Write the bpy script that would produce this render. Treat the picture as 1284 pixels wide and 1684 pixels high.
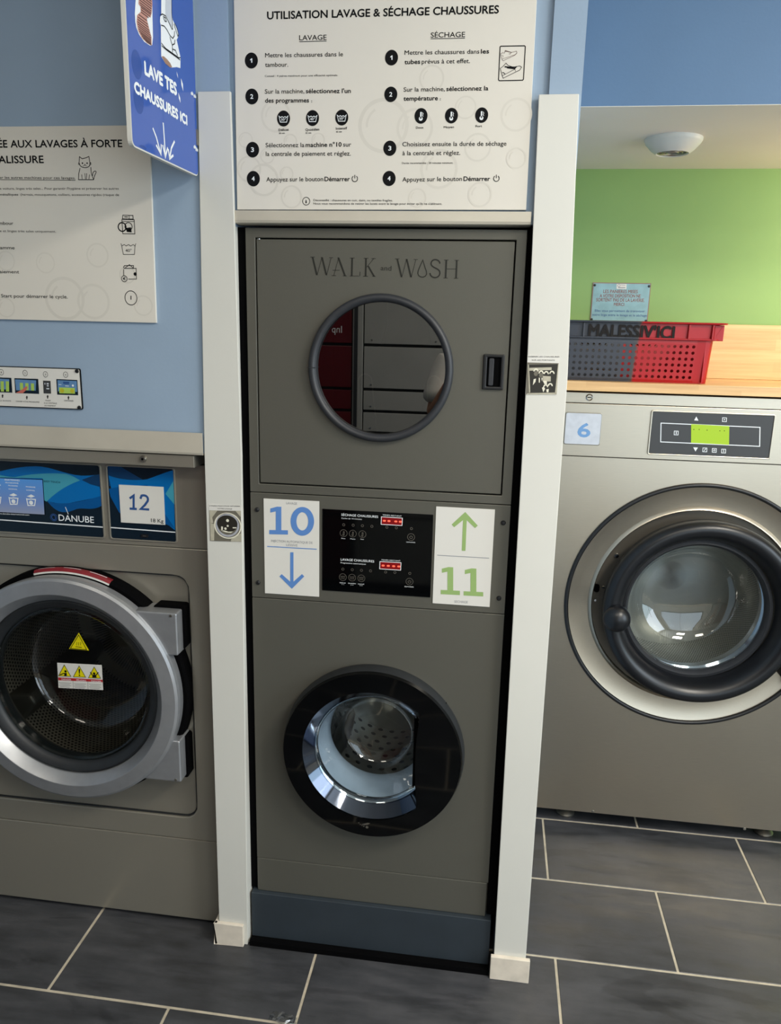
import bpy, bmesh, math, random
from math import pi, sin, cos, radians, hypot, atan2
from mathutils import Vector, Matrix
random.seed(7)
for o in list(bpy.data.objects): bpy.data.objects.remove(o)
S = bpy.context.scene
COL = S.collection

# ------------------------------------------------------------------ camera
CAM_F, CAM_POS, YAW, PITCH, ROLL = 1278.54, Vector((0.2496, -1.6966, 1.5875)), -0.1290, -0.2326, 0.0237
fw = Vector((sin(YAW)*cos(PITCH), cos(YAW)*cos(PITCH), sin(PITCH)))
rt = Vector((cos(YAW), -sin(YAW), 0)); up = rt.cross(fw)
RT = cos(ROLL)*rt + sin(ROLL)*up; UP = -sin(ROLL)*rt + cos(ROLL)*up
cd = bpy.data.cameras.new('camera'); cam = bpy.data.objects.new('camera', cd); COL.objects.link(cam)
cd.sensor_fit = 'VERTICAL'; cd.sensor_height = 36; cd.lens = 36*CAM_F/1684; cd.clip_start = .02
cam.matrix_world = Matrix(((RT.x, UP.x, -fw.x, CAM_POS.x), (RT.y, UP.y, -fw.y, CAM_POS.y), (RT.z, UP.z, -fw.z, CAM_POS.z), (0, 0, 0, 1)))
S.camera = cam

# ------------------------------------------------------------------ world, exposure, daylight
S.view_settings.view_transform = 'Standard'; S.view_settings.look = 'None'
S.view_settings.gamma = 1; S.view_settings.exposure = -0.3; S.view_settings.use_curve_mapping = False
W = bpy.data.worlds.new('sky'); S.world = W; W.use_nodes = True
W.node_tree.nodes['Background'].inputs[0].default_value = (.75, .87, 1, 1)
W.node_tree.nodes['Background'].inputs[1].default_value = 1.0

def area(name, loc, look, sx, sy, power, col):
    l = bpy.data.lights.new(name, 'AREA'); l.shape = 'RECTANGLE'; l.size = sx; l.size_y = sy; l.energy = power; l.color = col
    o = bpy.data.objects.new(name, l); COL.objects.link(o); o.location = loc
    o.rotation_euler = (Vector(look)-Vector(loc)).to_track_quat('-Z', 'Y').to_euler()
    return o
# daylight through the shop window at the right end of the room and through the glazed front behind the camera
area('window_daylight', (3.28, -1.55, 1.5), (0, -1.45, 1.3), 2.0, 2.1, 90, (.80, .90, 1))
area('shopfront_daylight', (1.9, -3.16, 1.4), (1.9, 0, 1.2), 1.8, 2.1, 26, (.76, .88, 1))
PANELS = [(-1.0, -1.75), (0.35, -1.75), (1.75, -1.2), (1.75, -2.3)]
PANEL_W = [2.5, 9, 62, 30]

# ------------------------------------------------------------------ materials
def lin(c):
    if isinstance(c, str): c = [int(c[i:i+2], 16) for i in (0, 2, 4)]
    return tuple((v/255/12.92 if v/255 <= .04045 else ((v/255+.055)/1.055)**2.4) for v in c)+(1,)
class NT:
    def __init__(s, name):
        m = bpy.data.materials.new(name); m.use_nodes = True; s.m = m; s.t = m.node_tree; s.n = s.t.nodes; s.b = s.n['Principled BSDF']; s.out = s.n['Material Output']
    def add(s, typ, **kw):
        n = s.n.new(typ)
        for k, v in kw.items():
            if k[0] == '_': setattr(n, k[1:], v)
            else:
                k = k.replace('__', ' ')
                n.inputs[int(k[1:]) if k[0] == 'i' and k[1:].isdigit() else k].default_value = v
        return n
    def l(s, a, b): s.t.links.new(a, b)
    def math(s, op, a, b=None, c=None):
        n = s.n.new('ShaderNodeMath'); n.operation = op
        for i, v in enumerate((a, b, c)):
            if v is None: continue
            if isinstance(v, (int, float)): n.inputs[i].default_value = v
            else: s.l(v, n.inputs[i])
        return n.outputs[0]
    def coord(s, kind='Object', scale=(1, 1, 1)):
        if kind == 'World': o = s.n.new('ShaderNodeNewGeometry').outputs['Position']
        else: o = s.n.new('ShaderNodeTexCoord').outputs[kind]
        m = s.n.new('ShaderNodeMapping'); m.inputs['Scale'].default_value = scale; s.l(o, m.inputs[0]); return m.outputs[0]
    def noise(s, co, scale, detail=3, rough=.5):
        n = s.add('ShaderNodeTexNoise'); n.inputs['Scale'].default_value = scale; n.inputs['Detail'].default_value = detail; n.inputs['Roughness'].default_value = rough
        s.l(co, n.inputs['Vector']); return n.outputs['Fac']
    def ramp(s, fac, stops, interp='LINEAR'):
        n = s.n.new('ShaderNodeValToRGB'); n.color_ramp.interpolation = interp; e = n.color_ramp.elements
        while len(e) < len(stops): e.new(.5)
        for el, (p, c) in zip(e, stops): el.position = p; el.color = c if len(c) == 4 else c+(1,)
        s.l(fac, n.inputs[0]); return n.outputs[0]
    def maprange(s, v, a, b, c, d):
        n = s.n.new('ShaderNodeMapRange')
        for i, x in enumerate((a, b, c, d)): n.inputs[i+1].default_value = x
        s.l(v, n.inputs[0]); return n.outputs[0]
    def bump(s, h, strength=.1, dist=.001):
        n = s.add('ShaderNodeBump'); n.inputs['Strength'].default_value = strength; n.inputs['Distance'].default_value = dist
        s.l(h, n.inputs['Height']); s.l(n.outputs[0], s.b.inputs['Normal'])
def shade(c, k): return tuple(min(1, v*k) for v in c[:3])+(1,)
def mat(name, col, rough=.5, metal=0, var=.08, vscale=6, bump=0, bscale=300, spec=.5, coat=0, kind='World', stretch=(1, 1, 1)):
    t = NT(name); c = lin(col); co = t.coord(kind, stretch)
    if var: t.l(t.ramp(t.noise(co, vscale, 4), [(.3, shade(c, 1-var)), (.7, shade(c, 1+var))]), t.b.inputs['Base Color'])
    else: t.b.inputs['Base Color'].default_value = c
    t.b.inputs['Roughness'].default_value = rough; t.b.inputs['Metallic'].default_value = metal
    t.b.inputs['Specular IOR Level'].default_value = spec; t.b.inputs['Coat Weight'].default_value = coat
    if bump: t.bump(t.noise(co, bscale, 2), bump, .0006)
    return t.m
def emis(name, col, st, base=(5, 5, 5)):
    t = NT(name); t.b.inputs['Base Color'].default_value = lin(base); t.b.inputs['Emission Color'].default_value = lin(col); t.b.inputs['Emission Strength'].default_value = st; t.b.inputs['Roughness'].default_value = .3
    return t.m
def glassy(name, tint=(235, 240, 240), f0=.05, rough=.0, dark=1.0):
    t = NT(name); t.n.remove(t.b)
    tr = t.n.new('ShaderNodeBsdfTransparent'); tr.inputs[0].default_value = shade(lin(tint), dark)
    gl = t.n.new('ShaderNodeBsdfGlossy'); gl.inputs['Roughness'].default_value = rough
    g = t.n.new('ShaderNodeNewGeometry'); d = t.n.new('ShaderNodeVectorMath'); d.operation = 'DOT_PRODUCT'; t.l(g.outputs['Normal'], d.inputs[0]); t.l(g.outputs['Incoming'], d.inputs[1])
    k = t.math('POWER', t.math('SUBTRACT', 1, t.math('ABSOLUTE', d.outputs['Value'])), 5)
    mx = t.n.new('ShaderNodeMixShader'); t.l(t.math('ADD', t.math('MULTIPLY', k, 1-f0), f0), mx.inputs[0]); t.l(tr.outputs[0], mx.inputs[1]); t.l(gl.outputs[0], mx.inputs[2]); t.l(mx.outputs[0], t.out.inputs[0])
    return t.m
def steel(name, col, rough, axis=0, contrast=.035):
    t = NT(name); c = lin(col); sc = [900, 900, 900]; sc[axis] = 25
    f = t.noise(t.coord('World', tuple(sc)), 1, 2); g = t.noise(t.coord('World'), 3, 3)
    t.l(t.ramp(f, [(.3, shade(c, 1-contrast)), (.7, shade(c, 1+contrast))]), t.b.inputs['Base Color'])
    t.l(t.maprange(t.math('ADD', f, g), .6, 1.4, rough-.06, rough+.06), t.b.inputs['Roughness'])
    t.b.inputs['Metallic'].default_value = 1; t.b.inputs['Anisotropic'].default_value = .4
    return t.m
def drum(name, col, cx, cz, pitch, hole, radius, rough=.3, metal=.9):
    """perforated drum steel: dot grid in angle and depth"""
    t = NT(name); c = lin(col); sep = t.n.new('ShaderNodeSeparateXYZ'); t.l(t.n.new('ShaderNodeNewGeometry').outputs['Position'], sep.inputs[0])
    x = t.math('SUBTRACT', sep.outputs[0], cx); z = t.math('SUBTRACT', sep.outputs[2], cz)
    a = t.math('MULTIPLY', t.math('ARCTAN2', z, x), radius/pitch); b = t.math('MULTIPLY', sep.outputs[1], 1/pitch)
    row = t.math('FLOOR', b); a = t.math('ADD', a, t.math('MULTIPLY', row, .5))
    fa = t.math('SUBTRACT', t.math('FRACT', a), .5); fb = t.math('SUBTRACT', t.math('FRACT', b), .5)
    d = t.math('SQRT', t.math('ADD', t.math('MULTIPLY', fa, fa), t.math('MULTIPLY', fb, fb)))
    k = t.math('LESS_THAN', d, hole)
    mx = t.n.new('ShaderNodeMix'); mx.data_type = 'RGBA'; t.l(k, mx.inputs[0]); mx.inputs[6].default_value = c; mx.inputs[7].default_value = (.004, .004, .004, 1)
    t.l(mx.outputs[2], t.b.inputs['Base Color']); t.b.inputs['Metallic'].default_value = metal; t.b.inputs['Roughness'].default_value = rough
    t.bump(t.math('MULTIPLY', d, -1), .25, .002); return t.m

M = {}
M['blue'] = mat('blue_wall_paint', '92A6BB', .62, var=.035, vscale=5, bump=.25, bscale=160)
M['soffit'] = mat('darker_blue_soffit', '547394', .62, var=.035, vscale=5, bump=.25, bscale=160)  # soffit colour is a darker blue than the other blue walls
M['green'] = mat('green_wall_paint', '89AC66', .6, var=.03, vscale=4, bump=.2, bscale=160)
M['cream'] = mat('cream_ceiling_paint', 'E8E4DC', .7, var=.03, vscale=3, bump=.15, bscale=120)
M['white'] = mat('white_board', 'D3D2CA', .42, var=.02, vscale=3, bump=.05, bscale=90)
M['beige'] = mat('worn_beige_skirting', 'DAD0C0', .6, var=.10, vscale=25, bump=.3, bscale=60)
M['rearwall'] = mat('off_white_wall', 'CFCBC2', .7, var=.03)
M['olive'] = mat('olive_grey_metallic_paint', '63625A', .38, .35, var=.03, vscale=900, bump=.04, bscale=900)
M['m12'] = mat('bronze_grey_metallic_paint', 'A29D90', .30, .55, var=.04, vscale=700, bump=.04, bscale=900)
M['castring'] = mat('cast_grey_aluminium', 'A3A5A8', .36, .6, var=.06, vscale=30, bump=.1, bscale=500)
M['steel'] = steel('brushed_stainless', 'C6BCAA', .34)
M['trimsteel'] = mat('dull_steel_strip', 'CDC6B6', .42, .25, var=.06, vscale=9)
M['chrome'] = mat('polished_chrome', 'D8D8D8', .08, 1, var=0)
M['darkchrome'] = mat('dark_chrome', '5E6470', .07, 1, var=0)
M['black'] = mat('black_plastic', '17181A', .38, var=.1, vscale=40)
M['softblack'] = mat('black_rubber', '1F2225', .5, var=.1, vscale=40)
M['charcoal'] = mat('charcoal_rubber', '2B2D31', .48, var=.08, vscale=60)
M['gloss'] = mat('gloss_black', '040506', .05, var=0, spec=.35)
M['gap'] = mat('dark_recess', '060607', .9, var=0, spec=.05)
M['slateblue'] = mat('slate_blue_painted_plinth', '30383F', .5, .1, var=.08, vscale=14, bump=.1, bscale=200)
M['poster'] = mat('off_white_poster', 'DBD6CB', .42, var=.012, vscale=4)
M['bubble'] = mat('pale_bubble_print', 'D3CEC3', .45, var=.02)
M['ink'] = mat('black_ink', '0B0C0E', .6, var=0, spec=.15)
M['paper'] = mat('white_paper', 'DAD8D1', .5, var=.01)
M['inkwhite'] = mat('white_print', 'E8ECEE', .45, var=0)
M['inkgrey'] = mat('grey_print', '8D9096', .5, var=0)
M['inkblue'] = mat('cornflower_blue_print', '5B87C6', .45, var=.03)
M['inkgreen'] = mat('leaf_green_print', '93B06C', .45, var=.03)
M['inkdblue'] = mat('dark_blue_print', '2C5089', .45, var=.05)
M['lettering'] = mat('dark_door_lettering', '23241F', .45, .2, var=0)
M['signblue'] = mat('royal_blue_acrylic', '3A5BAA', .10, var=.02)
M['signdark'] = mat('deep_blue_print', '1A4796', .2, var=.05)
M['tan'] = mat('tan_sole_print', '9C7A66', .45, var=.05)
M['solered'] = mat('sole_stripe_print', 'C08C7E', .45, var=.03)
M['brown'] = mat('dark_brown_print', '5B3A33', .45, var=0)
M['palegrey'] = mat('pale_grey_print', 'C3C8D0', .45, var=0)
M['red'] = mat('red_label', 'B3242A', .45, var=.05)
M['yellow'] = mat('yellow_label', 'E3D400', .45, var=.02)
M['glass'] = glassy('clear_glass', (225, 232, 232), .05)
M['smoke'] = glassy('smoked_door_glass', (205, 206, 202), .07)
M['dryerglass'] = glassy('dark_dryer_glass', (120, 122, 118), .24, dark=.7)
M['bowl'] = glassy('thick_bowl_glass', (215, 225, 232), .12)
M['navy'] = mat('navy_panel_film', '0E1E2A', .25, var=.05)
M['wave1'] = mat('bright_blue_film', '0068AE', .3, var=.02)
M['wave2'] = mat('mid_blue_film', '00508F', .3, var=.02)
M['wave3'] = mat('teal_film', '4298AE', .3, var=.02)
M['wave4'] = mat('deep_blue_film', '0D3860', .3, var=.02)
M['lcdgrey'] = mat('dark_grey_fascia', '3A3B3C', .4, var=.03)
M['inner'] = mat('dryer_interior_steel', '4C4C48', .45, .5, var=.08)
M['lockred'] = mat('red_locker_paint', '5A0E18', .35, var=.05)
M['lockgrey'] = mat('grey_locker_paint', 'A5A5A0', .4, var=.04)
M['metalcap'] = mat('dull_screw_metal', '9A968C', .35, .9, var=.05)
M['grout'] = mat('beige_grout', 'B8AE9A', .85, var=.18, vscale=30, bump=.4, bscale=200)
M['mustard'] = mat('mustard_print', 'B7B02C', .45, var=.05)
M['limeprint'] = mat('lime_print', 'A8C85C', .45, var=.05)
M['skyprint'] = mat('sky_blue_print', '5E86B0', .45, var=.12, vscale=60)
M['skinprint'] = mat('salmon_print', 'C66A5C', .45, var=.05)
M['signfilm'] = mat('turquoise_notice_film', '86AEB6', .35, var=.12, vscale=30)
M['clear'] = glassy('clear_film', (225, 228, 230), .3, .22)
M['ledwhite'] = emis('led_diffuser', 'FFF4E2', 6, 'F0F0F0')
M['ledred'] = emis('red_led_segment', 'FF6A50', 1.6)
M['ledwin'] = emis('red_display_window', 'B00010', .55)
M['lcd'] = emis('lime_lcd_backlight', 'C4F000', .95)
M['screen'] = None

def tile_mat():
    t = NT('slate_floor_tile'); co = t.coord('World')
    a = t.noise(co, 3.2, 6, .6); b = t.noise(t.coord('World', (3, 14, 1)), 1.6, 5, .6)
    f = t.math('MULTIPLY', t.math('ADD', a, b), .5)
    base = t.ramp(f, [(.38, lin('303133')), (.5, lin('3E3F42')), (.62, lin('4B4B4E'))])
    st = t.add('ShaderNodeTexNoise'); st.inputs['Scale'].default_value = 1; st.inputs['Detail'].default_value = 6; st.inputs['Distortion'].default_value = 1.6; t.l(t.coord('World', (2.2, 7, 1)), st.inputs['Vector'])
    mx = t.n.new('ShaderNodeMix'); mx.data_type = 'RGBA'; mx.blend_type = 'MULTIPLY'; t.l(t.maprange(st.outputs['Fac'], .57, .62, 0, .45), mx.inputs[0]); t.l(base, mx.inputs[6]); mx.inputs[7].default_value = (.45, .45, .46, 1)
    t.l(mx.outputs[2], t.b.inputs['Base Color'])
    t.l(t.maprange(b, .35, .65, .30, .52), t.b.inputs['Roughness']); t.bump(t.noise(co, 45, 5, .65), .18, .002); return t.m
M['tile'] = tile_mat()
def wood_mat():
    t = NT('finger_jointed_beech'); pos = t.n.new('ShaderNodeNewGeometry').outputs['Position']
    sp = t.n.new('ShaderNodeSeparateXYZ'); t.l(pos, sp.inputs[0]); cb = t.n.new('ShaderNodeCombineXYZ')
    t.l(sp.outputs[0], cb.inputs[0]); t.l(t.math('ADD', sp.outputs[2], sp.outputs[1]), cb.inputs[1])
    br = t.add('ShaderNodeTexBrick', Scale=1.0); br.inputs['Brick Width'].default_value = .31; br.inputs['Row Height'].default_value = .034; br.inputs['Mortar Size'].default_value = 0; br.offset = .37
    br.inputs['Color1'].default_value = lin('DDB37E'); br.inputs['Color2'].default_value = lin('F0C88F'); br.inputs['Bias'].default_value = 0; t.l(cb.outputs[0], br.inputs[0])
    g = t.noise(t.coord('World', (5, 120, 120)), 1, 4, .6)
    mx = t.n.new('ShaderNodeMix'); mx.data_type = 'RGBA'; mx.blend_type = 'MULTIPLY'; mx.inputs[0].default_value = .8
    t.l(br.outputs[0], mx.inputs[6]); t.l(t.ramp(g, [(.3, (.80, .74, .66)), (.65, (1, 1, 1))]), mx.inputs[7]); t.l(mx.outputs[2], t.b.inputs['Base Color'])
    t.b.inputs['Roughness'].default_value = .38; return t.m
M['wood'] = wood_mat()
def crate_mat():
    t = NT('grey_and_red_plastic'); sp = t.n.new('ShaderNodeSeparateXYZ'); t.l(t.n.new('ShaderNodeTexCoord').outputs['Object'], sp.inputs[0])
    # object origin sits on the border between the grey and the red half
    f = t.maprange(t.math('SUBTRACT', sp.outputs[0], t.math('MULTIPLY', sp.outputs[2], .06)), -.012, .006, 0, 1)
    t.l(t.ramp(f, [(.0, lin('3C3F47')), (.5, lin('46433F')), (.9, lin('A90E15'))]), t.b.inputs['Base Color']); t.b.inputs['Roughness'].default_value = .34; return t.m
M['crate'] = crate_mat()
def screen_mat():
    t = NT('washer_touch_screen'); sp = t.n.new('ShaderNodeSeparateXYZ'); t.l(t.n.new('ShaderNodeTexCoord').outputs['Generated'], sp.inputs[0])
    c = t.ramp(sp.outputs[2], [(0, lin('8E98AE')), (.35, lin('6C8AC0')), (1, lin('4F93D8'))])
    t.b.inputs['Base Color'].default_value = (.01, .01, .02, 1); t.l(c, t.b.inputs['Emission Color']); t.b.inputs['Emission Strength'].default_value = .75; t.b.inputs['Roughness'].default_value = .2; return t.m
M['screen'] = screen_mat()

# ------------------------------------------------------------------ object helpers
def link(name, me, m, parent=None, smooth=None, bevel=0, seg=2):
    o = bpy.data.objects.new(name, me); COL.objects.link(o)
    if m is not None: me.materials.append(M[m] if isinstance(m, str) else m)
    if smooth is not None:
        for p in me.polygons: p.use_smooth = True
        me.set_sharp_from_angle(angle=radians(smooth))
    if bevel:
        b = o.modifiers.new('bevel', 'BEVEL'); b.width = bevel; b.segments = seg; b.limit_method = 'ANGLE'; b.angle_limit = radians(40)
    if parent is not None:
        o.parent = parent; o.matrix_parent_inverse = parent.matrix_world.inverted() if parent.type != 'EMPTY' else Matrix.Translation(-parent.location)
    return o
def mk(name, V, F, m, parent=None, smooth=None, bevel=0, seg=2):
    me = bpy.data.meshes.new(name); me.from_pydata([tuple(v) for v in V], [], F)
    bm = bmesh.new(); bm.from_mesh(me); bmesh.ops.remove_doubles(bm, verts=bm.verts, dist=1e-6); bmesh.ops.recalc_face_normals(bm, faces=bm.faces); bm.to_mesh(me); bm.free()
    return link(name, me, m, parent, smooth, bevel, seg)
def tag(o, label=None, cat=None, group=None, kind=None):
    for k, v in (('label', label), ('category', cat), ('group', group), ('kind', kind)):
        if v: o[k] = v
    return o
def thing(name, label, cat, loc=(0, 0, 0), group=None):
    o = bpy.data.objects.new(name, None); o.empty_display_size = .05; COL.objects.link(o); o.location = loc
    return tag(o, label, cat, group)
def struct(o): o['kind'] = 'structure'; return o
def boxg(x0, x1, y0, y1, z0, z1):
    V = [(x, y, z) for z in (z0, z1) for y in (y0, y1) for x in (x0, x1)]
    return V, [(0, 1, 3, 2), (4, 6, 7, 5), (0, 4, 5, 1), (2, 3, 7, 6), (0, 2, 6, 4), (1, 5, 7, 3)]
def box(name, x0, x1, y0, y1, z0, z1, m, parent=None, bevel=0, seg=2): return mk(name, *boxg(x0, x1, y0, y1, z0, z1), m, parent, None, bevel, seg)
def join(parts):
    V, F = [], []
    for v, f in parts:
        n = len(V); V += [tuple(q) for q in v]; F += [tuple(i+n for i in q) for q in f]
    return V, F
def rrect(x0, x1, z0, z1, r, n=6):
    P = []
    for cx, cz, a in ((x1-r, z1-r, 0), (x0+r, z1-r, 90), (x0+r, z0+r, 180), (x1-r, z0+r, 270)):
        for i in range(n+1): t = radians(a+90*i/n); P.append((cx+r*cos(t), cz+r*sin(t)))
    return P
def circ(cx, cz, r, n=64, a0=0): return [(cx+r*cos(a0+2*pi*i/n), cz+r*sin(a0+2*pi*i/n)) for i in range(n)]
def prismg(P, y0, y1):
    n = len(P); V = [(x, y0, z) for x, z in P]+[(x, y1, z) for x, z in P]
    return V, [tuple(range(n)), tuple(range(2*n-1, n-1, -1))]+[(i, (i+1) % n, n+(i+1) % n, n+i) for i in range(n)]
def prism(name, P, y0, y1, m, parent=None, bevel=0, seg=2, smooth=None): return mk(name, *prismg(P, y0, y1), m, parent, smooth, bevel, seg)
def holed(outer, c, inner_fn, n=72):
    """matching rings of an outer polygon and a hole around c; inner_fn(angle) -> radius"""
    A = [2*pi*i/n for i in range(n)]+[atan2(z-c[1], x-c[0]) % (2*pi) for x, z in outer]; A = sorted(set(round(a, 5) for a in A))
    O, I = [], []
    for a in A:
        d = (cos(a), sin(a)); best = None
        for i in range(len(outer)):
            p, q = outer[i], outer[(i+1) % len(outer)]; e = (q[0]-p[0], q[1]-p[1]); den = d[0]*e[1]-d[1]*e[0]
            if abs(den) < 1e-12: continue
            w = (p[0]-c[0], p[1]-c[1]); t = (w[0]*e[1]-w[1]*e[0])/den; u = (w[0]*d[1]-w[1]*d[0])/den
            if t > 0 and -1e-4 <= u <= 1+1e-4 and (best is None or t > best): best = t
        O.append((c[0]+d[0]*best, c[1]+d[1]*best)); r = inner_fn(a); I.append((c[0]+d[0]*r, c[1]+d[1]*r))
    return O, I
def plateg(O, I, y0, y1):
    n = len(O); V = [(x, y0, z) for x, z in O]+[(x, y0, z) for x, z in I]+[(x, y1, z) for x, z in O]+[(x, y1, z) for x, z in I]; F = []
    for i in range(n):
        j = (i+1) % n
        F += [(i, j, n+j, n+i), (2*n+i, 3*n+i, 3*n+j, 2*n+j), (i, 2*n+i, 2*n+j, j), (n+i, n+j, 3*n+j, 3*n+i)]
    return V, F
def plate(name, outer, c, r, y0, y1, m, parent=None, bevel=0, n=72, smooth=35):
    fn = r if callable(r) else (lambda a: r)
    return mk(name, *plateg(*holed(outer, c, fn, n), y0, y1), m, parent, smooth, bevel)
def rect(x0, x1, z0, z1): return [(x0, z0), (x1, z0), (x1, z1), (x0, z1)]
def frame(name, x0, x1, z0, z1, a0, a1, b0, b1, y0, y1, m, parent=None, bevel=0):
    """rectangular plate with a rectangular hole"""
    return mk(name, *plateg(rect(x0, x1, z0, z1), rect(a0, a1, b0, b1), y0, y1), m, parent, None, bevel)
def latheg(prof, cx, cz, n=72, axis='y', closed=False, cy=0, a0=0, a1=2*pi):
    full = abs(a1-a0-2*pi) < 1e-6; k = n if full else n+1; V = []
    for i in range(k):
        a = a0+(a1-a0)*i/n
        for r, d in prof: V.append((cx+r*cos(a), cy+d, cz+r*sin(a)) if axis == 'y' else (cx+r*cos(a), cy+r*sin(a), cz+d))
    p = len(prof); F = []
    for i in range(n):
        j = (i+1) % k
        for q in range(p if closed else p-1): w = (q+1) % p; F.append((i*p+q, j*p+q, j*p+w, i*p+w))
    return V, F
def lathe(name, prof, cx, cz, m, parent=None, n=72, axis='y', closed=False, cy=0, smooth=40, a0=0, a1=2*pi):
    return mk(name, *latheg(prof, cx, cz, n, axis, closed, cy, a0, a1), m, parent, smooth)
def torusprof(R, r, y=0, n=14, sy=1): return [(R+r*cos(2*pi*i/n), y+sy*r*sin(2*pi*i/n)) for i in range(n)]
def tubeg(P, r, n=8, closed=False, caps=True):
    P = [Vector(p) for p in P]; V = []; k = len(P); prev = None
    for i, p in enumerate(P):
        a = P[(i-1) % k] if closed or i else p; b = P[(i+1) % k] if closed or i < k-1 else p
        d = (b-a).normalized()
        if prev is None: u = d.orthogonal().normalized()
        else: u = (prev-d*prev.dot(d)).normalized()
        prev = u; w = d.cross(u); rr = r[i] if isinstance(r, (list, tuple)) else r
        V += [p+rr*(cos(2*pi*j/n)*u+sin(2*pi*j/n)*w) for j in range(n)]
    F = [(i*n+j, i*n+(j+1) % n, ((i+1) % k)*n+(j+1) % n, ((i+1) % k)*n+j) for i in range(k if closed else k-1) for j in range(n)]
    if caps and not closed: F += [tuple(range(n)), tuple(range((k-1)*n, k*n))]
    return V, F
def tube(name, P, r, m, parent=None, n=8, closed=False): return mk(name, *tubeg(P, r, n, closed), m, parent, 50)
def ballg(c, rx, ry, rz, n=14):
    V = []; F = []; c = Vector(c)
    for i in range(n//2+1):
        t = pi*i/(n//2)
        for j in range(n): p = 2*pi*j/n; V.append(c+Vector((rx*sin(t)*cos(p), ry*sin(t)*sin(p), rz*cos(t))))
    for i in range(n//2):
        for j in range(n): F.append((i*n+j, i*n+(j+1) % n, (i+1)*n+(j+1) % n, (i+1)*n+j))
    return V, F

# ------------------------------------------------------------------ measuring on real planes, and flat print
def ray(u, v): return fw + RT*((u-642)/CAM_F) - UP*((v-842)/CAM_F)
class Plane:
    def __init__(s, P0, e1, N): s.P0 = Vector(P0); s.e1 = Vector(e1).normalized(); s.e2 = Vector((0, 0, 1)); s.N = Vector(N).normalized()
    def at(s, u, v): d = ray(u, v); return CAM_POS+d*((s.P0-CAM_POS).dot(s.N)/d.dot(s.N))
    def ab(s, u, v): w = s.at(u, v)-s.P0; return Vector((w.dot(s.e1), w.dot(s.e2)))
    def p3(s, a, lift): return s.P0+s.e1*a[0]+s.e2*a[1]+s.N*lift
def yplane(y): return Plane((0, y, 0), (1, 0, 0), (0, -1, 0))
def at(u, v, y): return yplane(y).at(u, v)
_tc = {}
def glyphs(s, bold):
    k = (s, bold)
    if k not in _tc:
        c = bpy.data.curves.new('t', 'FONT'); c.body = s; c.size = 1; c.resolution_u = 3; c.offset = bold; c.fill_mode = 'FRONT' if hasattr(c, 'fill_mode') else c.fill_mode
        o = bpy.data.objects.new('t', c); COL.objects.link(o); bpy.context.view_layer.update()
        me = bpy.data.meshes.new_from_object(o.evaluated_get(bpy.context.evaluated_depsgraph_get()))
        V = [v.co.to_2d() for v in me.vertices]; F = [tuple(p.vertices) for p in me.polygons]
        bpy.data.objects.remove(o); bpy.data.curves.remove(c); bpy.data.meshes.remove(me); _tc[k] = (V, F)
    return _tc[k]
CAP = .727
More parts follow.
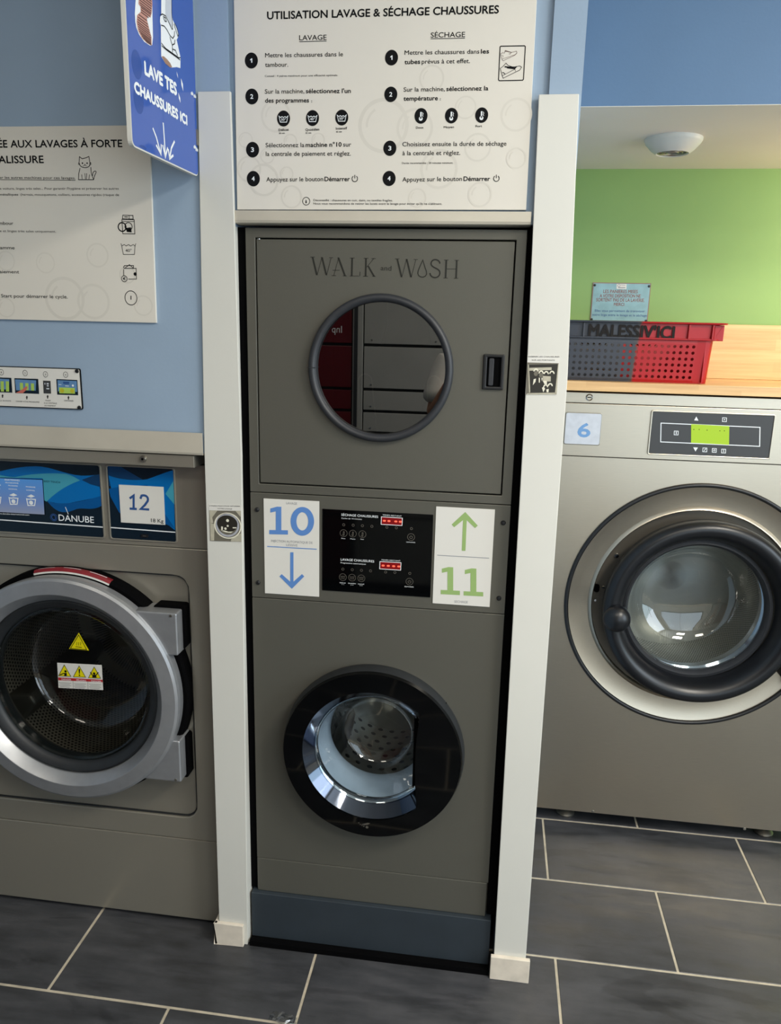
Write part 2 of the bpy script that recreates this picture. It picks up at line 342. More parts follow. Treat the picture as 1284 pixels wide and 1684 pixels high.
class Print:
    """flat print on a plane, measured in crop pixels (ox, oy, scale)"""
    def __init__(s, plane, crop=(0, 0, 1), lift=.0004): s.p = plane; s.c = crop; s.lift = lift; s.V = []; s.F = []
    def q(s, p): return s.p.ab(s.c[0]+p[0]/s.c[2], s.c[1]+p[1]/s.c[2])
    def put(s, A, F): n = len(s.V); s.V += [s.p.p3(a, s.lift) for a in A]; s.F += [tuple(i+n for i in f) for f in F]; return s
    def poly(s, pts): A = [s.q(p) for p in pts]; return s.put(A, [tuple(range(len(A)))])
    def rad(s, c, r): return (s.q((c[0]+r, c[1]))-s.q(c)).length
    def disc(s, c, r, n=28, sz=1): o = s.q(c); R = s.rad(c, r); return s.put([o+Vector((R*cos(2*pi*i/n), sz*R*sin(2*pi*i/n))) for i in range(n)], [tuple(range(n))])
    def ring(s, c, r, w, n=32, a0=0, a1=360, sz=1):
        o = s.q(c); R = s.rad(c, r); k = R*(1-w/r); full = a1-a0 == 360; m = n if full else n+1; A = []
        for i in range(m):
            a = radians(a0+(a1-a0)*i/n); d = Vector((cos(a), sz*sin(a))); A += [o+d*R, o+d*k]
        return s.put(A, [(2*i, 2*((i+1) % m), 2*((i+1) % m)+1, 2*i+1) for i in range(n)])
    def stroke(s, pts, w, closed=False):
        A = [s.q(p) for p in pts]; h = s.rad(pts[0], w)/2; k = len(A); L = []
        for i in range(k):
            a = A[i-1] if closed or i else A[i]; b = A[(i+1) % k] if closed or i < k-1 else A[i]
            d0 = (A[i]-a).normalized() if (A[i]-a).length > 1e-9 else None; d1 = (b-A[i]).normalized() if (b-A[i]).length > 1e-9 else None
            d0 = d0 or d1; d1 = d1 or d0; t = d0+d1
            t = t.normalized() if t.length > 1e-6 else d0
            nn = Vector((-t.y, t.x)); g = max(.45, abs(nn.dot(Vector((-d0.y, d0.x))))); L += [A[i]+nn*h/g, A[i]-nn*h/g]
        return s.put(L, [(2*i, 2*((i+1) % k), 2*((i+1) % k)+1, 2*i+1) for i in range(k if closed else k-1)])
    def text(s, t, a, b, h, bold=0, right=False, slant=0):
        """baseline from a to b (crop pixels), capital height h; right=True: same height, width free, ends at b"""
        A, B = s.q(a), s.q(b); V, F = glyphs(t, 0)
        H = (s.q((a[0], a[1]-h))-A).length/CAP; x0 = min(v.x for v in V); x1 = max(v.x for v in V); d = (B-A).normalized(); e = Vector((-d.y, d.x))
        if right: k = H*right; A = B-d*(x1-x0)*k
        else: k = (B-A).length/(x1-x0)
        w = bold*H*.75; L = s.lift
        for i, (ox, oz) in enumerate(((0, 0), (-w, 0), (w, 0), (0, w), (0, -w)) if bold else ((0, 0),)):   # heavier weights are overprinted
            s.lift = L+.00001*i; s.put([A+d*((v.x-x0)*k+slant*v.y*H+ox)+e*(v.y*H+oz) for v in V], F)
        s.lift = L
        return s
    def build(s, name, m, parent=None):
        me = bpy.data.meshes.new(name); me.from_pydata([tuple(v) for v in s.V], [], s.F); o = link(name, me, m, parent)
        return o

# ================================================================== SETTING
YP = -.03                                    # front plane of the white pillars
FLOOR = struct(box('floor', -2.6, 3.3, -3.3, 1.1, -.06, -.0013, 'grout'))
TL, TW, GX, YA = .6175, .2997, .0064, .6539
tb = None
for row in range(-1, 12):
    y1 = YA-row*TW; y0 = y1-TW
    xs = .483 if row % 2 == 0 else .793-.0003
    if y1 > 1.1 or y0 < -3.3: continue
    for k in range(-6, 6):
        xa = xs+k*TL
        if xa < -2.6 or xa+TL > 3.4: continue
        w, d = TL-GX, TW-GX
        if tb is None:
            tb = mk('tile', *boxg(-w/2, w/2, -d/2, d/2, -.012, 0), 'tile', FLOOR, None, .0012, 1); o = tb
        else: o = tb.copy(); COL.objects.link(o)
        o.location = (xa+TL/2, (y0+y1)/2, random.uniform(-.0004, .0003)); o.rotation_euler = (random.uniform(-.0006, .0006), random.uniform(-.0004, .0004), 0)

def pier(name, bx, by, levels, label_board, mz):
    """blue pier with a white board on its front; levels = (z, x0, x1) of the board"""
    p = struct(box(name, bx[0], bx[1], by[0], by[1], 0, 2.75, 'blue'))
    V = []; F = []
    for z, a, b in levels: V += [(a, YP, z), (b, YP, z), (b, by[0]+.0005, z), (a, by[0]+.0005, z)]
    for i in range(len(levels)-1):
        for j in range(4): F.append((4*i+j, 4*i+(j+1) % 4, 4*i+4+(j+1) % 4, 4*i+4+j))
    F += [(0, 3, 2, 1), tuple(4*(len(levels)-1)+j for j in range(4))]
    mk('white_board', V, F, 'white', p, None, .0012)
    return p
PL = pier('wall_left_pier', (-.388, -.3195), (-.021, .62), [(.0, -.3945, -.318), (1.3, -.3932, -.3068), (2.046, -.3824, -.3140)], '', 0)
mk('side_board', *boxg(-.3195, -.3165, -.02, .05, 0, 1.79), 'white', PL)
PR = pier('wall_right_pier', (.322, .384), (-.021, 1.05), [(.0, .322, .4005), (1.5, .3125, .3965), (2.032, .3025, .3785)], '', 0)
struct(mk('baseboard_left', *join([boxg(-.4045, -.3265, -.0405, -.03, 0, .064), boxg(-.4045, -.396, -.0405, .0, 0, .064)]), 'beige', None, None, .0015))
struct(mk('baseboard_right', *boxg(.3135, .4105, -.041, -.03, 0, .066), 'beige', None, None, .0015))
struct(box('wall_left', -2.6, -.388, -.022, .03, 1.300, 2.75, 'blue'))
struct(box('wall_center', -.3195, .322, -.012, .03, 1.797, 2.75, 'blue'))
struct(box('wall_left_lower', -2.6, -1.142, .03, .10, 0, 1.30, 'rearwall'))
struct(box('wall_behind_machines', -2.6, .322, .62, .68, 0, 2.75, 'rearwall'))
def lipstrip(name, x0, x1, z0, z1, y, m):
    P = [(y, z1), (y, z0+.006), (y+.002, z0+.001), (y+.006, z0), (y+.05, z0), (y+.05, z0+.002), (y+.003, z0+.003), (y+.003, z1)]
    n = len(P); V = [(x, a, b) for x in (x0, x1) for a, b in P]
    return struct(mk(name, V, [tuple(range(n)), tuple(range(2*n-1, n-1, -1))]+[(i, (i+1) % n, n+(i+1) % n, n+i) for i in range(n)], m))
lipstrip('trim_1', -.3125, .3022, 1.7945, 1.8195, -.026, 'trimsteel')
lipstrip('trim_2', -2.6, -.3965, 1.2965, 1.3475, -.0315, 'trimsteel')
YB = 1.0
struct(box('wall_back', .384, 3.3, YB, YB+.08, 0, 2.75, 'green'))
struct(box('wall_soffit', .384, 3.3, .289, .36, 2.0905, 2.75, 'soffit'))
struct(box('ceiling_alcove', .384, 3.3, .2895, YB, 2.0895, 2.13, 'cream'))
# rest of the room behind the camera
struct(box('ceiling', -2.7, 3.4, -3.4, 1.1, 2.75, 2.83, 'cream'))
struct(box('wall_side', -2.68, -2.6, -3.3, .68, 0, 2.75, 'blue'))
WR = struct(mk('wall_right', *join([boxg(3.3, 3.38, -3.3, -2.65, 0, 2.75), boxg(3.3, 3.38, -.45, 1.1, 0, 2.75), boxg(3.3, 3.38, -2.65, -.45, 0, .4), boxg(3.3, 3.38, -2.65, -.45, 2.6, 2.75)]), 'rearwall'))
WB = struct(mk('wall_rear', *join([boxg(-2.6, .95, -3.38, -3.3, 0, 2.75), boxg(2.85, 3.3, -3.38, -3.3, 0, 2.75), boxg(.95, 2.85, -3.38, -3.3, 0, .3), boxg(.95, 2.85, -3.38, -3.3, 2.5, 2.75)]), 'rearwall'))
for n, (a0, a1, b0, b1, ax) in enumerate([(-2.65, -.45, .4, 2.6, 'x'), (.95, 2.85, .3, 2.5, 'y')]):
    if ax == 'x': V, F = join([boxg(3.30, 3.34, a, a+.05, b0, b1) for a in (a0, (a0+a1)/2-.025, a1-.05)]+[boxg(3.30, 3.34, a0, a1, b, b+.05) for b in (b0, b1-.05)])
    else: V, F = join([boxg(a, a+.05, -3.36, -3.30, b0, b1) for a in (a0, (a0+a1)/2-.025, a1-.05)]+[boxg(a0, a1, -3.36, -3.30, b, b+.05) for b in (b0, b1-.05)])
    w = struct(mk('window_%d' % (n+1), V, F, 'charcoal'))
for i, ((x, y), pw) in enumerate(zip(PANELS, PANEL_W)):
    t = thing('ceiling_light_panel', ['square led ceiling panel above the left washer', 'square led ceiling panel over the middle of the room', 'square led ceiling panel nearest the alcove on the right', 'square led ceiling panel on the right by the shopfront'][i], 'ceiling light', (x, y, 2.74), 'led ceiling panels')
    frame('panel_frame', x-.31, x+.31, -.31, .31, x-.29, x+.29, -.29, .29, 0, .02, 'white', t)
    for c in t.children:   # turn the upright frame flat against the ceiling
        for v in c.data.vertices: v.co = Vector((v.co.x, y+v.co.z, 2.75-.022+v.co.y))
    box('diffuser', x-.29, x+.29, y-.29, y+.29, 2.738, 2.745, 'ledwhite', t)
    a = area('panel_light', (x, y, 2.725), (x, y, 0), .56, .56, pw, (1, .93, .82))
for V, F in (boxg(3.318, 3.322, -2.6, -.5, .45, 2.55), ): mk('glass_pane', V, F, 'glass', bpy.data.objects['window_1'])
mk('glass_pane', *boxg(1.0, 2.8, -3.332, -3.328, .35, 2.45), 'glass', bpy.data.objects['window_2'])

# ================================================================== STACKED SHOE WASHER AND DRYER
HW = .2975
PT = thing('machine_plinth', 'dark slate blue painted plinth under the stacked shoe washer', 'plinth', (0, .2, 0))
box('plinth_box', -.3115, .3095, -.012, .58, .014, .146, 'slateblue', PT, .0015)
box('floor_seal', -.312, .311, -.032, .56, 0, .0145, 'gap', PT)
TW_ = thing('shoe_washer_dryer', 'tall olive grey stacked shoe dryer and washer with two round doors', 'washing machine', (0, .25, .146))
# upper cabinet, open-fronted shell
def shell(x0, x1, y0, y1, z0, z1, t):
    return join([boxg(x0, x0+t, y0, y1, z0, z1), boxg(x1-t, x1, y0, y1, z0, z1), boxg(x0+t, x1-t, y0, y1, z0, z0+t), boxg(x0+t, x1-t, y0, y1, z1-t, z1), boxg(x0+t, x1-t, y1-t, y1, z0+t, z1-t)])
DC = mk('dryer_cabinet', *shell(-HW, HW, .018, .56, 1.213, 1.7883, .012), 'olive', TW_)
frame('door_surround', -HW, HW, 1.213, 1.7883, -.2762, .2762, 1.2325, 1.7682, 0, .02, 'olive', TW_, .0012)
mk('chamber', *shell(-.2, .2, .03, .45, 1.30, 1.69, .004), 'inner', DC)
mk('chamber_surround', *plateg(rect(-.284, .284, 1.226, 1.775), rect(-.1975, .1975, 1.302, 1.688), .021, .029), 'gap', DC)
mk('hinge_rivet', *ballg((-.268, -.0005, 1.7655), .003, .002, .002), 'chrome', DC)
DD = plate('dryer_door', rect(-.2735, .2735, 1.2355, 1.7652), (0, 1.4993), .148, .0005, .02, 'olive', TW_, .0012)
lathe('window_gasket', torusprof(.150, .0088, -.004, 16, 1.25), 0, 1.4993, 'charcoal', DD, 96, closed=True)
mk('gasket_joint', *boxg(-.1595, -.141, -.0152, -.004, 1.4985, 1.4997), 'softblack', DD)
lathe('window_glass', [(0, .004), (.149, .004)], 0, 1.4993, 'dryerglass', DD)
# recessed pull at the right edge of the door
HN = frame('pull_handle', .221, .266, 1.4635, 1.538, .2295, .2585, 1.470, 1.5315, -.0055, .0005, 'black', DD, .002)
box('pull_recess', .2295, .2585, -.001, .0004, 1.470, 1.5315, 'gap', HN)
prism('grip', rrect(.2335, .244, 1.472, 1.5295, .003), -.004, .0005, 'charcoal', HN, .0012)
# shoe holders in the chamber
for i, (x, y) in enumerate(((-.055, .30), (.095, .30))):
    P = [(x-.018, 1.688), (x-.022, 1.60), (x-.012, 1.545), (x, 1.535), (x+.012, 1.545), (x+.026, 1.60), (x+.026, 1.688)]
    prism('shoe_tube', P, y-.006, y+.006, 'inner', DC, .002)
for i, x in enumerate((-.06, .105)):
    lo = [(x+.016*cos(t), .16+.02*sin(t)*0, 1.463+.016*sin(t)) for t in [pi*k/8 for k in range(9)]]
    pts = [(x+.032, .16, 1.34)]+lo+[(x-.012, .16, 1.34)]
    h = tube('wire_shoe_holder', pts, .0016, 'metalcap', DC, 6)
    if i == 0: mk('rest_disc', *prismg(circ(x+.012, 1.375, .016, 20), .158, .162), 'inner', h)
# control fascia
CF = box('control_fascia', -HW, HW, 0, .02, .9568, 1.2112, 'olive', TW_, .0012)
for x, z in ((-.282, 1.171), (-.2825, .9935), (.283, 1.1715), (.283, .9945)):
    lathe('fixing_screw', [(0, -.0045), (.0035, -.0042), (.0052, -.0025), (.0056, .0)], x, z, 'black', CF, 18)
BP = box('touch_panel', -.1272, .1268, -.0022, 0, .9858, 1.1815, 'gloss', CF, .0006)
pl = yplane(-.0022); cr = (520, 820, 6.114)
for t, q0, q1, h, bd in (('SÉCHAGE CHAUSSURES', (252, 172), (622, 194), 24, .006), ('LAVAGE CHAUSSURES', (246, 622), (582, 642), 24, .006), ('Cycles de 10 minutes', (252, 202), (458, 213), 13, 0), ('Programmes automatiques', (245, 650), (498, 665), 14, 0), ('TEMPS RESTANT', (667, 170), (858, 182), 13, 0), ('TEMPS RESTANT', (653, 622), (846, 632), 13, 0),
   ('Doux', (252, 403), (294, 406), 10, 0), ('Moyen', (342, 408), (394, 411), 10, 0), ('Fort', (446, 412), (478, 414), 10, 0), ('Délicat', (237, 850), (296, 852), 10, .01), ('Quotidien', (320, 854), (398, 858), 10, .01), ('Intensif', (420, 861), (482, 864), 10, .01),
   ('DEMARRER', (905, 441), (996, 446), 10, 0), ('DEMARRER', (888, 888), (980, 893), 10, 0), ('30 min', (253, 865), (282, 866), 6, 0), ('35 min', (343, 870), (375, 871), 6, 0), ('40 min', (436, 876), (466, 877), 6, 0)):
    Print(pl, cr).text(t, q0, q1, h, bd).build('panel_lettering', 'inkwhite', BP)
for c in ((276, 263), (371, 267), (464, 272), (559, 278), (710, 287), (805, 293), (956, 301), (268, 709), (362, 714), (454, 720), (546, 726), (697, 738), (790, 742), (940, 751)): Print(pl, cr).ring(c, 14, 5, 16).build('indicator_lamp', 'metalcap', BP)
for c in ((275, 347), (367, 352), (464, 357), (953, 386), (267, 789), (360, 794), (453, 801), (937, 834)):
    p = Print(pl, cr).ring(c, 38, 5, 24); x, y = c
    if x > 900: p.ring((x, y+2), 17, 5, 20, 120, 420).stroke([(x, y-18), (x, y)], 5)
    elif y < 600: p.disc((x-2, y+14), 11, 12).stroke([(x-2, y+14), (x, y-20)], 10).stroke([(x+10, y-18), (x+8, y+8)], 3)
    else: p.stroke([(x-20, y-12), (x-10, y-6), (x, y-12), (x+10, y-6), (x+20, y-12), (x+15, y+15), (x-16, y+14)], 4, True).text('30', (x-9, y+8), (x+8, y+9), 13)
    p.build('touch_button', 'metalcap', BP)
for q in ([(655, 182), (866, 195), (862, 270), (652, 258)], [(640, 632), (852, 644), (848, 719), (637, 705)]):
    d = Print(pl, cr).poly(q).build('time_display', 'ledwin', BP)
    Print(pl, cr, .0006).stroke(q, 6, True).build('display_border', 'inkwhite', d)
    g = Print(pl, cr, .0006)
    x0, y0 = q[0]
    for k, dx in enumerate((30, 76, 145, 190) if y0 < 400 else (32, 84, 138, 190)):
        cx, cy = x0+dx, y0+38+dx*.06; g.poly([(cx-17, cy), (cx-10, cy-9), (cx+10, cy-8), (cx+17, cy+1), (cx+10, cy+10), (cx-10, cy+9)])
    g.build('led_digits', 'ledred', d)
# number cards
yc = -.0016; pc = yplane(yc); c6 = (400, 800, 2.791)
C10 = box('number_card', -.2655, -.1348, yc, 0, .9688, 1.1985, 'paper', CF); C10['label'] = 'white card with a blue number 10 and down arrow'
def slab_one(p, x0, x1, yb, h, tilt):
    w = x1-x0; m0, m1 = x0+w*.35, x0+w*.65; y = lambda x: yb+(x-x0)*tilt; f = x0+w*.06; k = h*.155
    p.poly([(x0, y(x0)), (x1, y(x1)), (x1, y(x1)-k), (m1, y(m1)-k), (m1, y(m1)-h), (m0+w*.06, y(m0)-h), (f, y(f)-h*.93), (f, y(f)-h*.78), (m0, y(m0)-h*.83), (m0, y(m0)-k), (x0, y(x0)-k)])
    return p
def arrow(p, tip, tail, wing, w):
    """open arrow head and shaft as one outline"""
    T, B = Vector(tip), Vector(tail); d = (B-T).normalized(); n = Vector((-d.y, d.x)); q = w*.707
    P = [T-d*q*1.0, T+n*wing+d*(wing-q), T+n*(wing-q)+d*wing, T+n*(w/2)+d*(w/2+q*.4+q), B+n*w/2, B-n*w/2, T-n*(w/2)+d*(w/2+q*.4+q), T-n*(wing-q)+d*wing, T-n*wing+d*(wing-q)]
    return p.poly([tuple(v) for v in P])
def oval(p, cx, cy, rx, ry, w):
    A = []; n = 40
    for i in range(n):
        t = 2*pi*i/n; A += [p.q((cx+rx*cos(t), cy-ry*sin(t))), p.q((cx+(rx-w)*cos(t), cy-(ry-w*.9)*sin(t)))]
    return p.put(A, [(2*i, 2*((i+1) % n), 2*((i+1) % n)+1, 2*i+1) for i in range(n)])
slab_one(Print(pc, c6), 119, 205, 219, 127, .02).build('blue_digit', 'inkblue', C10); oval(Print(pc, c6), 271, 160, 54, 66, 27).build('blue_digit', 'inkblue', C10)
arrow(Print(pc, c6), (223, 459), (223, 302), 57, 15).build('blue_arrow_print', 'inkblue', C10)
Print(pc, c6).stroke([(110, 275), (337, 288)], 4).build('blue_line', 'inkblue', C10)
for t, q0, q1 in (('LAVAGE', (197, 81), (247, 84)), ('INJECTION AUTOMATIQUE DE', (128, 254), (318, 264)), ('LESSIVE', (197, 273), (249, 276))): Print(pc, c6).text(t, q0, q1, 11).build('small_lettering', 'inkgrey', C10)
C11 = box('number_card', .1325, .2630, yc, 0, .9722, 1.2008, 'paper', CF); C11['label'] = 'white card with a green number 11 and up arrow'
for x0_, x1_, y_ in ((906, 994, 494), (1011, 1101, 500)): slab_one(Print(pc, c6), x0_, x1_, y_, 126, .05).build('green_digit', 'inkgreen', C11)
arrow(Print(pc, c6), (1018, 129), (1011, 295), 60, 17).build('green_arrow_print', 'inkgreen', C11)
Print(pc, c6).stroke([(890, 315), (1128, 329)], 3).text('SECHAGE', (968, 533), (1030, 536), 11).build('small_lettering', 'inkgrey', C11)
# washer cabinet
WZ = .589
WC = mk('washer_cabinet', *shell(-HW, HW, .018, .56, .1462, .9552, .012), 'olive', TW_)
plate('front_panel', rect(-HW, HW, .2448, .9552), (.001, WZ), .2, 0, .019, 'olive', TW_, .001)
box('kick_panel', -HW, .2945, -.0004, .019, .1465, .2441, 'olive', TW_, .0022)
# round glossy door, opening cut flat where the grip is
def opening(a):
    r = .168; x = r*cos(a); z = r*sin(a)
    if x > 0:
        lim = lambda zz: .106+.55*(zz)**2
        if x > lim(z):
            lo, hi = 0, r
            for _ in range(30):
                mid = (lo+hi)/2
                if mid*cos(a) > lim(mid*sin(a)): hi = mid
                else: lo = mid
            r = lo
    return r
WD = lathe('washer_door', [(.2005, .0), (.2195, .0), (.2215, -.006), (.2195, -.026), (.2175, -.036)], .002, WZ, 'softblack', TW_, 96)
O, I = holed(circ(.002, WZ, .2175, 96), (.002, WZ), opening, 96)
O2 = [(.002+(x-.002)*.985, WZ+(z-WZ)*.985) for x, z in O]
n = len(O); V = [(x, -.036, z) for x, z in O]+[(x, -.0445, z) for x, z in O2]+[(x, -.046, z) for x, z in I]+[(x, -.040, z) for x, z in I]
F = [(k*n+i, k*n+(i+1) % n, (k+1)*n+(i+1) % n, (k+1)*n+i) for k in range(3) for i in range(n)]
mk('door_front_glass', V, F, 'gloss', WD, 50)
n = len(I); J = circ(.002, WZ, .143, n)
J = []
for x, z in I: a = atan2(z-WZ, x-.002); r = .143; J.append((.002+r*cos(a), WZ+r*sin(a)))
K = [(min(x, q[0]) if q[0] > .09 else x, z) for (x, z), q in zip(J, I)]
mk('door_bezel', [(x, -.0405, z) for x, z in I]+[(x, -.012, z) for x, z in K], [(i, (i+1) % n, n+(i+1) % n, n+i) for i in range(n)], 'darkchrome', WD, 60)
mk('grip_backing', *prismg([(.10, WZ-.14), (.175, WZ-.14), (.175, WZ+.14), (.10, WZ+.14)], -.010, -.006), 'gap', WD)
lathe('glass_bowl', [(.146, -.012), (.142, -.016), (.138, -.012), (.132, .0), (.118, .03), (.100, .07), (.092, .084), (.084, .091), (.06, .0955), (.03, .097), (0, .097)], .0, WZ, 'bowl', WD, 80, smooth=60)
lathe('chrome_seat', [(.148, -.010), (.143, -.0135), (.1375, -.009), (.1375, .004)], 0, WZ, 'chrome', WD, 80, smooth=60)
lathe('tub_mouth', [(.200, .02), (.150, .012), (.146, -.004), (.140, -.004), (.137, .012), (.131, .045), (.126, .052), (.121, .075), (.124, .085), (.158, .088)], 0, WZ, mat('pale_grey_bellows', 'C3CBD2', .22, var=.06, vscale=30), WC, 80)
lathe('drum', [(.158, .088), (.172, .10), (.172, .40), (0, .40)], 0, WZ, drum('shoe_drum_steel', 'C4BEB2', 0, WZ, .034, .22, .172, .2, .6), WC, 80, smooth=50)
for a in (100, 220, 340):
    t = radians(a); c = Vector((.155*cos(t), .23, WZ+.155*sin(t)))
    mk('lifter', *ballg(c, .03 if abs(cos(t)) < .7 else .022, .15, .022), 'metalcap', WC, 60)
Print(yplane(-.0462), (460, 1080, 4.142)).poly([(556, 1140), (600, 1130), (616, 1134), (600, 1144), (575, 1147)]).disc((594, 1160), 10, 12).disc((572, 1154), 5, 8).disc((560, 1148), 4, 8).disc((549, 1141), 4, 8).disc((538, 1131), 4, 8).build('foot_emblem', 'metalcap', WD)

# raised serif lettering on the dryer door, drawn stroke by stroke
cw = (500, 410, 4.7556); pw = Plane((0, .0003, 0), (1, 0, 0), (0, -1, 0))
p = Print(pw, cw, .0004)
def thick(a, b, w): p.poly([(a[0]-w/2, a[1]), (a[0]+w/2, a[1]), (b[0]+w/2, b[1]), (b[0]-w/2, b[1])])
def serif(x, y, w, h=4): p.poly([(x-w/2, y-h/2), (x+w/2, y-h/2), (x+w/2, y+h/2), (x-w/2, y+h/2)])
def letW(x, y0, y1):
    thick((x+18, y0), (x+52, y1), 13); thick((x+92, y0+2), (x+54, y1), 4); thick((x+92, y0+2), (x+126, y1), 13); thick((x+164, y0+5), (x+128, y1+1), 4); serif(x+18, y0+1, 36); serif(x+163, y0+6, 32)
letW(48, 60, 202); letW(710, 74, 218)
thick((270, 66), (232, 206), 4); thick((268, 64), (320, 208), 14); serif(251, 164, 56, 4); serif(233, 206, 34); serif(318, 208, 32)
thick((376, 68), (372, 208), 13); serif(376, 68, 38); serif(392, 209, 72); thick((438, 176), (436, 210), 4)
thick((484, 70), (481, 211), 13); serif(484, 70, 38); serif(481, 211, 38); thick((545, 72), (490, 140), 5); thick((500, 130), (548, 212), 14); serif(545, 72, 32); serif(546, 212, 26)
p.stroke([(928, 84), (908, 128), (892, 168), (889, 188), (896, 206), (912, 216), (930, 218), (948, 210), (958, 194), (956, 172), (944, 138)], 7, True)
def cub(a, b, c, d, n=8): return [tuple((1-t)**3*a[i]+3*t*(1-t)**2*b[i]+3*t*t*(1-t)*c[i]+t**3*d[i] for i in (0, 1)) for t in [k/n for k in range(n+1)]]
p.stroke(cub((1062, 112), (1060, 74), (996, 66), (992, 112))+cub((992, 112), (994, 150), (1064, 144), (1062, 186))[1:]+cub((1062, 186), (1058, 236), (986, 230), (984, 186))[1:], 10)
thick((1112, 84), (1106, 225), 13); thick((1194, 86), (1188, 227), 13); serif(1152, 154, 76, 4)
for x, y in ((1112, 84), (1106, 225), (1194, 86), (1188, 227)): serif(x, y, 36)
p.text('and', (598, 164), (682, 167), 40)
p.build('door_lettering', 'lettering', DD)

# ================================================================== LEFT WASHER (12)
Y12 = .02; CX, CZ = -.770, .6895; X0, X1 = -1.128, -.4105
W12 = thing('front_load_washer', 'bronze grey front load washer marked 12 with a broad silver door ring', 'washing machine', (CX, .35, 0))
mk('washer_body', *shell(X0, X1, Y12+.03, .60, .012, 1.35, .012), 'm12', W12)
box('top_bar', X0, -.4205, Y12-.044, Y12+.03, 1.2665, 1.294, 'm12', W12, .001)
TB = W12.children[-1]
lathe('lock_cap', [(0, -.007), (.006, -.0065), (.0075, -.004), (.008, 0)], -.541, 1.2825, 'metalcap', TB, 20, cy=Y12-.044)
mk('lock_slot', *prismg(circ(-.541, 1.2825, .0028, 10), Y12-.0515, Y12-.050), 'gap', TB)
# fascia with two film windows
FA = box('control_fascia', X0, X1, Y12, Y12+.03, 1.0612, 1.2645, 'm12', W12, .0015)
def filmwin(x0, x1):
    o = mk('bezel', *plateg(rrect(x0-.004, x1+.004, 1.0722, 1.2565, .008), rrect(x0, x1, 1.0760, 1.2528, .005), Y12-.0028, Y12), 'm12', FA, None, .001)
    return prism('control_film', rrect(x0, x1, 1.0760, 1.2528, .005), Y12-.0012, Y12, 'navy', FA)
yf = Y12-.0012; pf = yplane(yf); k4 = (0, 740, 7.133); k7 = (0, 660, 3.057)
F1 = filmwin(-1.055, -.6735); F2 = filmwin(-.6535, -.4895)
def curve_pts(*segs):
    out = []
    for s in segs: out += cub(*s)[(1 if out else 0):]
    return out
XL = -300
Print(pf, k4, .0002).poly(curve_pts(((XL, 330), (-150, 300), (120, 190), (420, 190)), ((420, 190), (620, 195), (760, 290), (950, 300)), ((950, 300), (1010, 302), (1080, 300), (1115, 293)))+[(960, 350), (1060, 400), (1170, 432), (1190, 545), (930, 600), (750, 635), (560, 605), (525, 420), (XL, 420)]).build('wave_print', 'wave1', F1)
Print(pf, k4, .0003).poly(curve_pts(((560, 605), (760, 650), (900, 620), (1186, 540)))+[(1192, 655)]+curve_pts(((1192, 655), (1080, 720), (980, 670), (900, 692)), ((900, 692), (780, 740), (690, 770), (560, 610)))).build('wave_print', 'wave2', F1)
Print(pf, k4, .0004).poly(curve_pts(((XL, 250), (-100, 255), (60, 320), (180, 318)), ((180, 318), (420, 260), (720, 275), (760, 278)), ((760, 278), (840, 290), (900, 335), (940, 355)))+[(940, 357)]+curve_pts(((940, 357), (820, 400), (680, 470), (548, 606)))+[(520, 590), (500, 330), (XL, 318)]).build('wave_print', 'wave3', F1)
Print(pf, k4, .0003).poly([(960, 352), (1115, 293), (1168, 286), (1176, 434), (1060, 402)]).build('wave_print', 'wave4', F1)
p = Print(pf, k4, .0006).text('DANUBE', (692, 828), (1104, 856), 76, .008).stroke([(XL, 800), (0, 818), (1211, 905)], 12).stroke([(768, 668), (802, 752)], 7).text('www.danube-international.com', (-40, 752), (345, 770), 20)
p.build('brand_lettering', 'inkwhite', F1)
Print(pf, k4, .0006).ring((632, 790), 42, 5, 28).ring((630, 786), 28, 10, 20, 20, 220).ring((634, 796), 26, 10, 20, 200, 400).build('round_emblem', 'inkdblue', F1)
Print(pf, k4, .0006).text('EASY TOUCH', (518, 376), (705, 390), 22, .012).build('film_lettering', 'navy', F1)
SC = Print(pf, k4, .0010).poly([(XL-200, 310), (500, 350), (525, 757), (XL-180, 700)]).build('touch_screen', 'screen', F1)
Print(pf, k4, .0008).poly([(XL-200, 302), (508, 343), (532, 763), (XL-180, 706)]).build('screen_border', 'gap', F1)
p = Print(pf, k4, .0013)
for x, y in ((-37, 586), (162, 598), (368, 612)):
    p.stroke([(x-52, y-40), (x-26, y-34), (x, y-38), (x+26, y-34), (x+52, y-32), (x+42, y+38), (x-36, y+38)], 11, True).disc((x, y+4), 24, 10)
    p.poly([(x-50, y-70), (x, y-92), (x+44, y-68), (x, y-54)]); p.text('NORMAL', (x-56, y-136), (x+46, y-130), 14, .02).text('PROGRAMME', (x-60, y-176), (x+50, y-168), 14, .02)
p.text('SELECTIONNEZ', (58, 356), (236, 366), 18, .03).text('PROGRAMME', (68, 388), (220, 396), 14, .03)
p.build('screen_icons', 'inkwhite', SC)
# right window
Print(pf, k7, .0002).poly([(541, 322), (600, 325), (720, 395), (640, 440), (548, 425)]).build('wave_print', 'wave4', F2)
Print(pf, k7, .0003).poly(curve_pts(((545, 372), (600, 395), (680, 400), (738, 392)), ((738, 392), (790, 375), (840, 352), (870, 347)))+[(880, 648), (826, 606), (700, 560), (560, 440)]).build('wave_print', 'wave1', F2)
Print(pf, k7, .0004).poly(curve_pts(((547, 440), (620, 420), (680, 430), (740, 420)))+[(826, 560), (880, 640), (840, 620), (600, 560), (556, 480)]).build('wave_print', 'wave2', F2)
Print(pf, k7, .0004).poly([(872, 400), (878, 520), (832, 465)]).build('wave_print', 'wave3', F2)
Print(pf, k7, .0006).stroke([(556, 634), (882, 658)], 5).build('white_line', 'inkwhite', F2)
US = mk('usb_port', *prismg(rrect(-.576, -.559, 1.083, 1.0905, .001), Y12-.004, Y12-.001), 'black', F2)
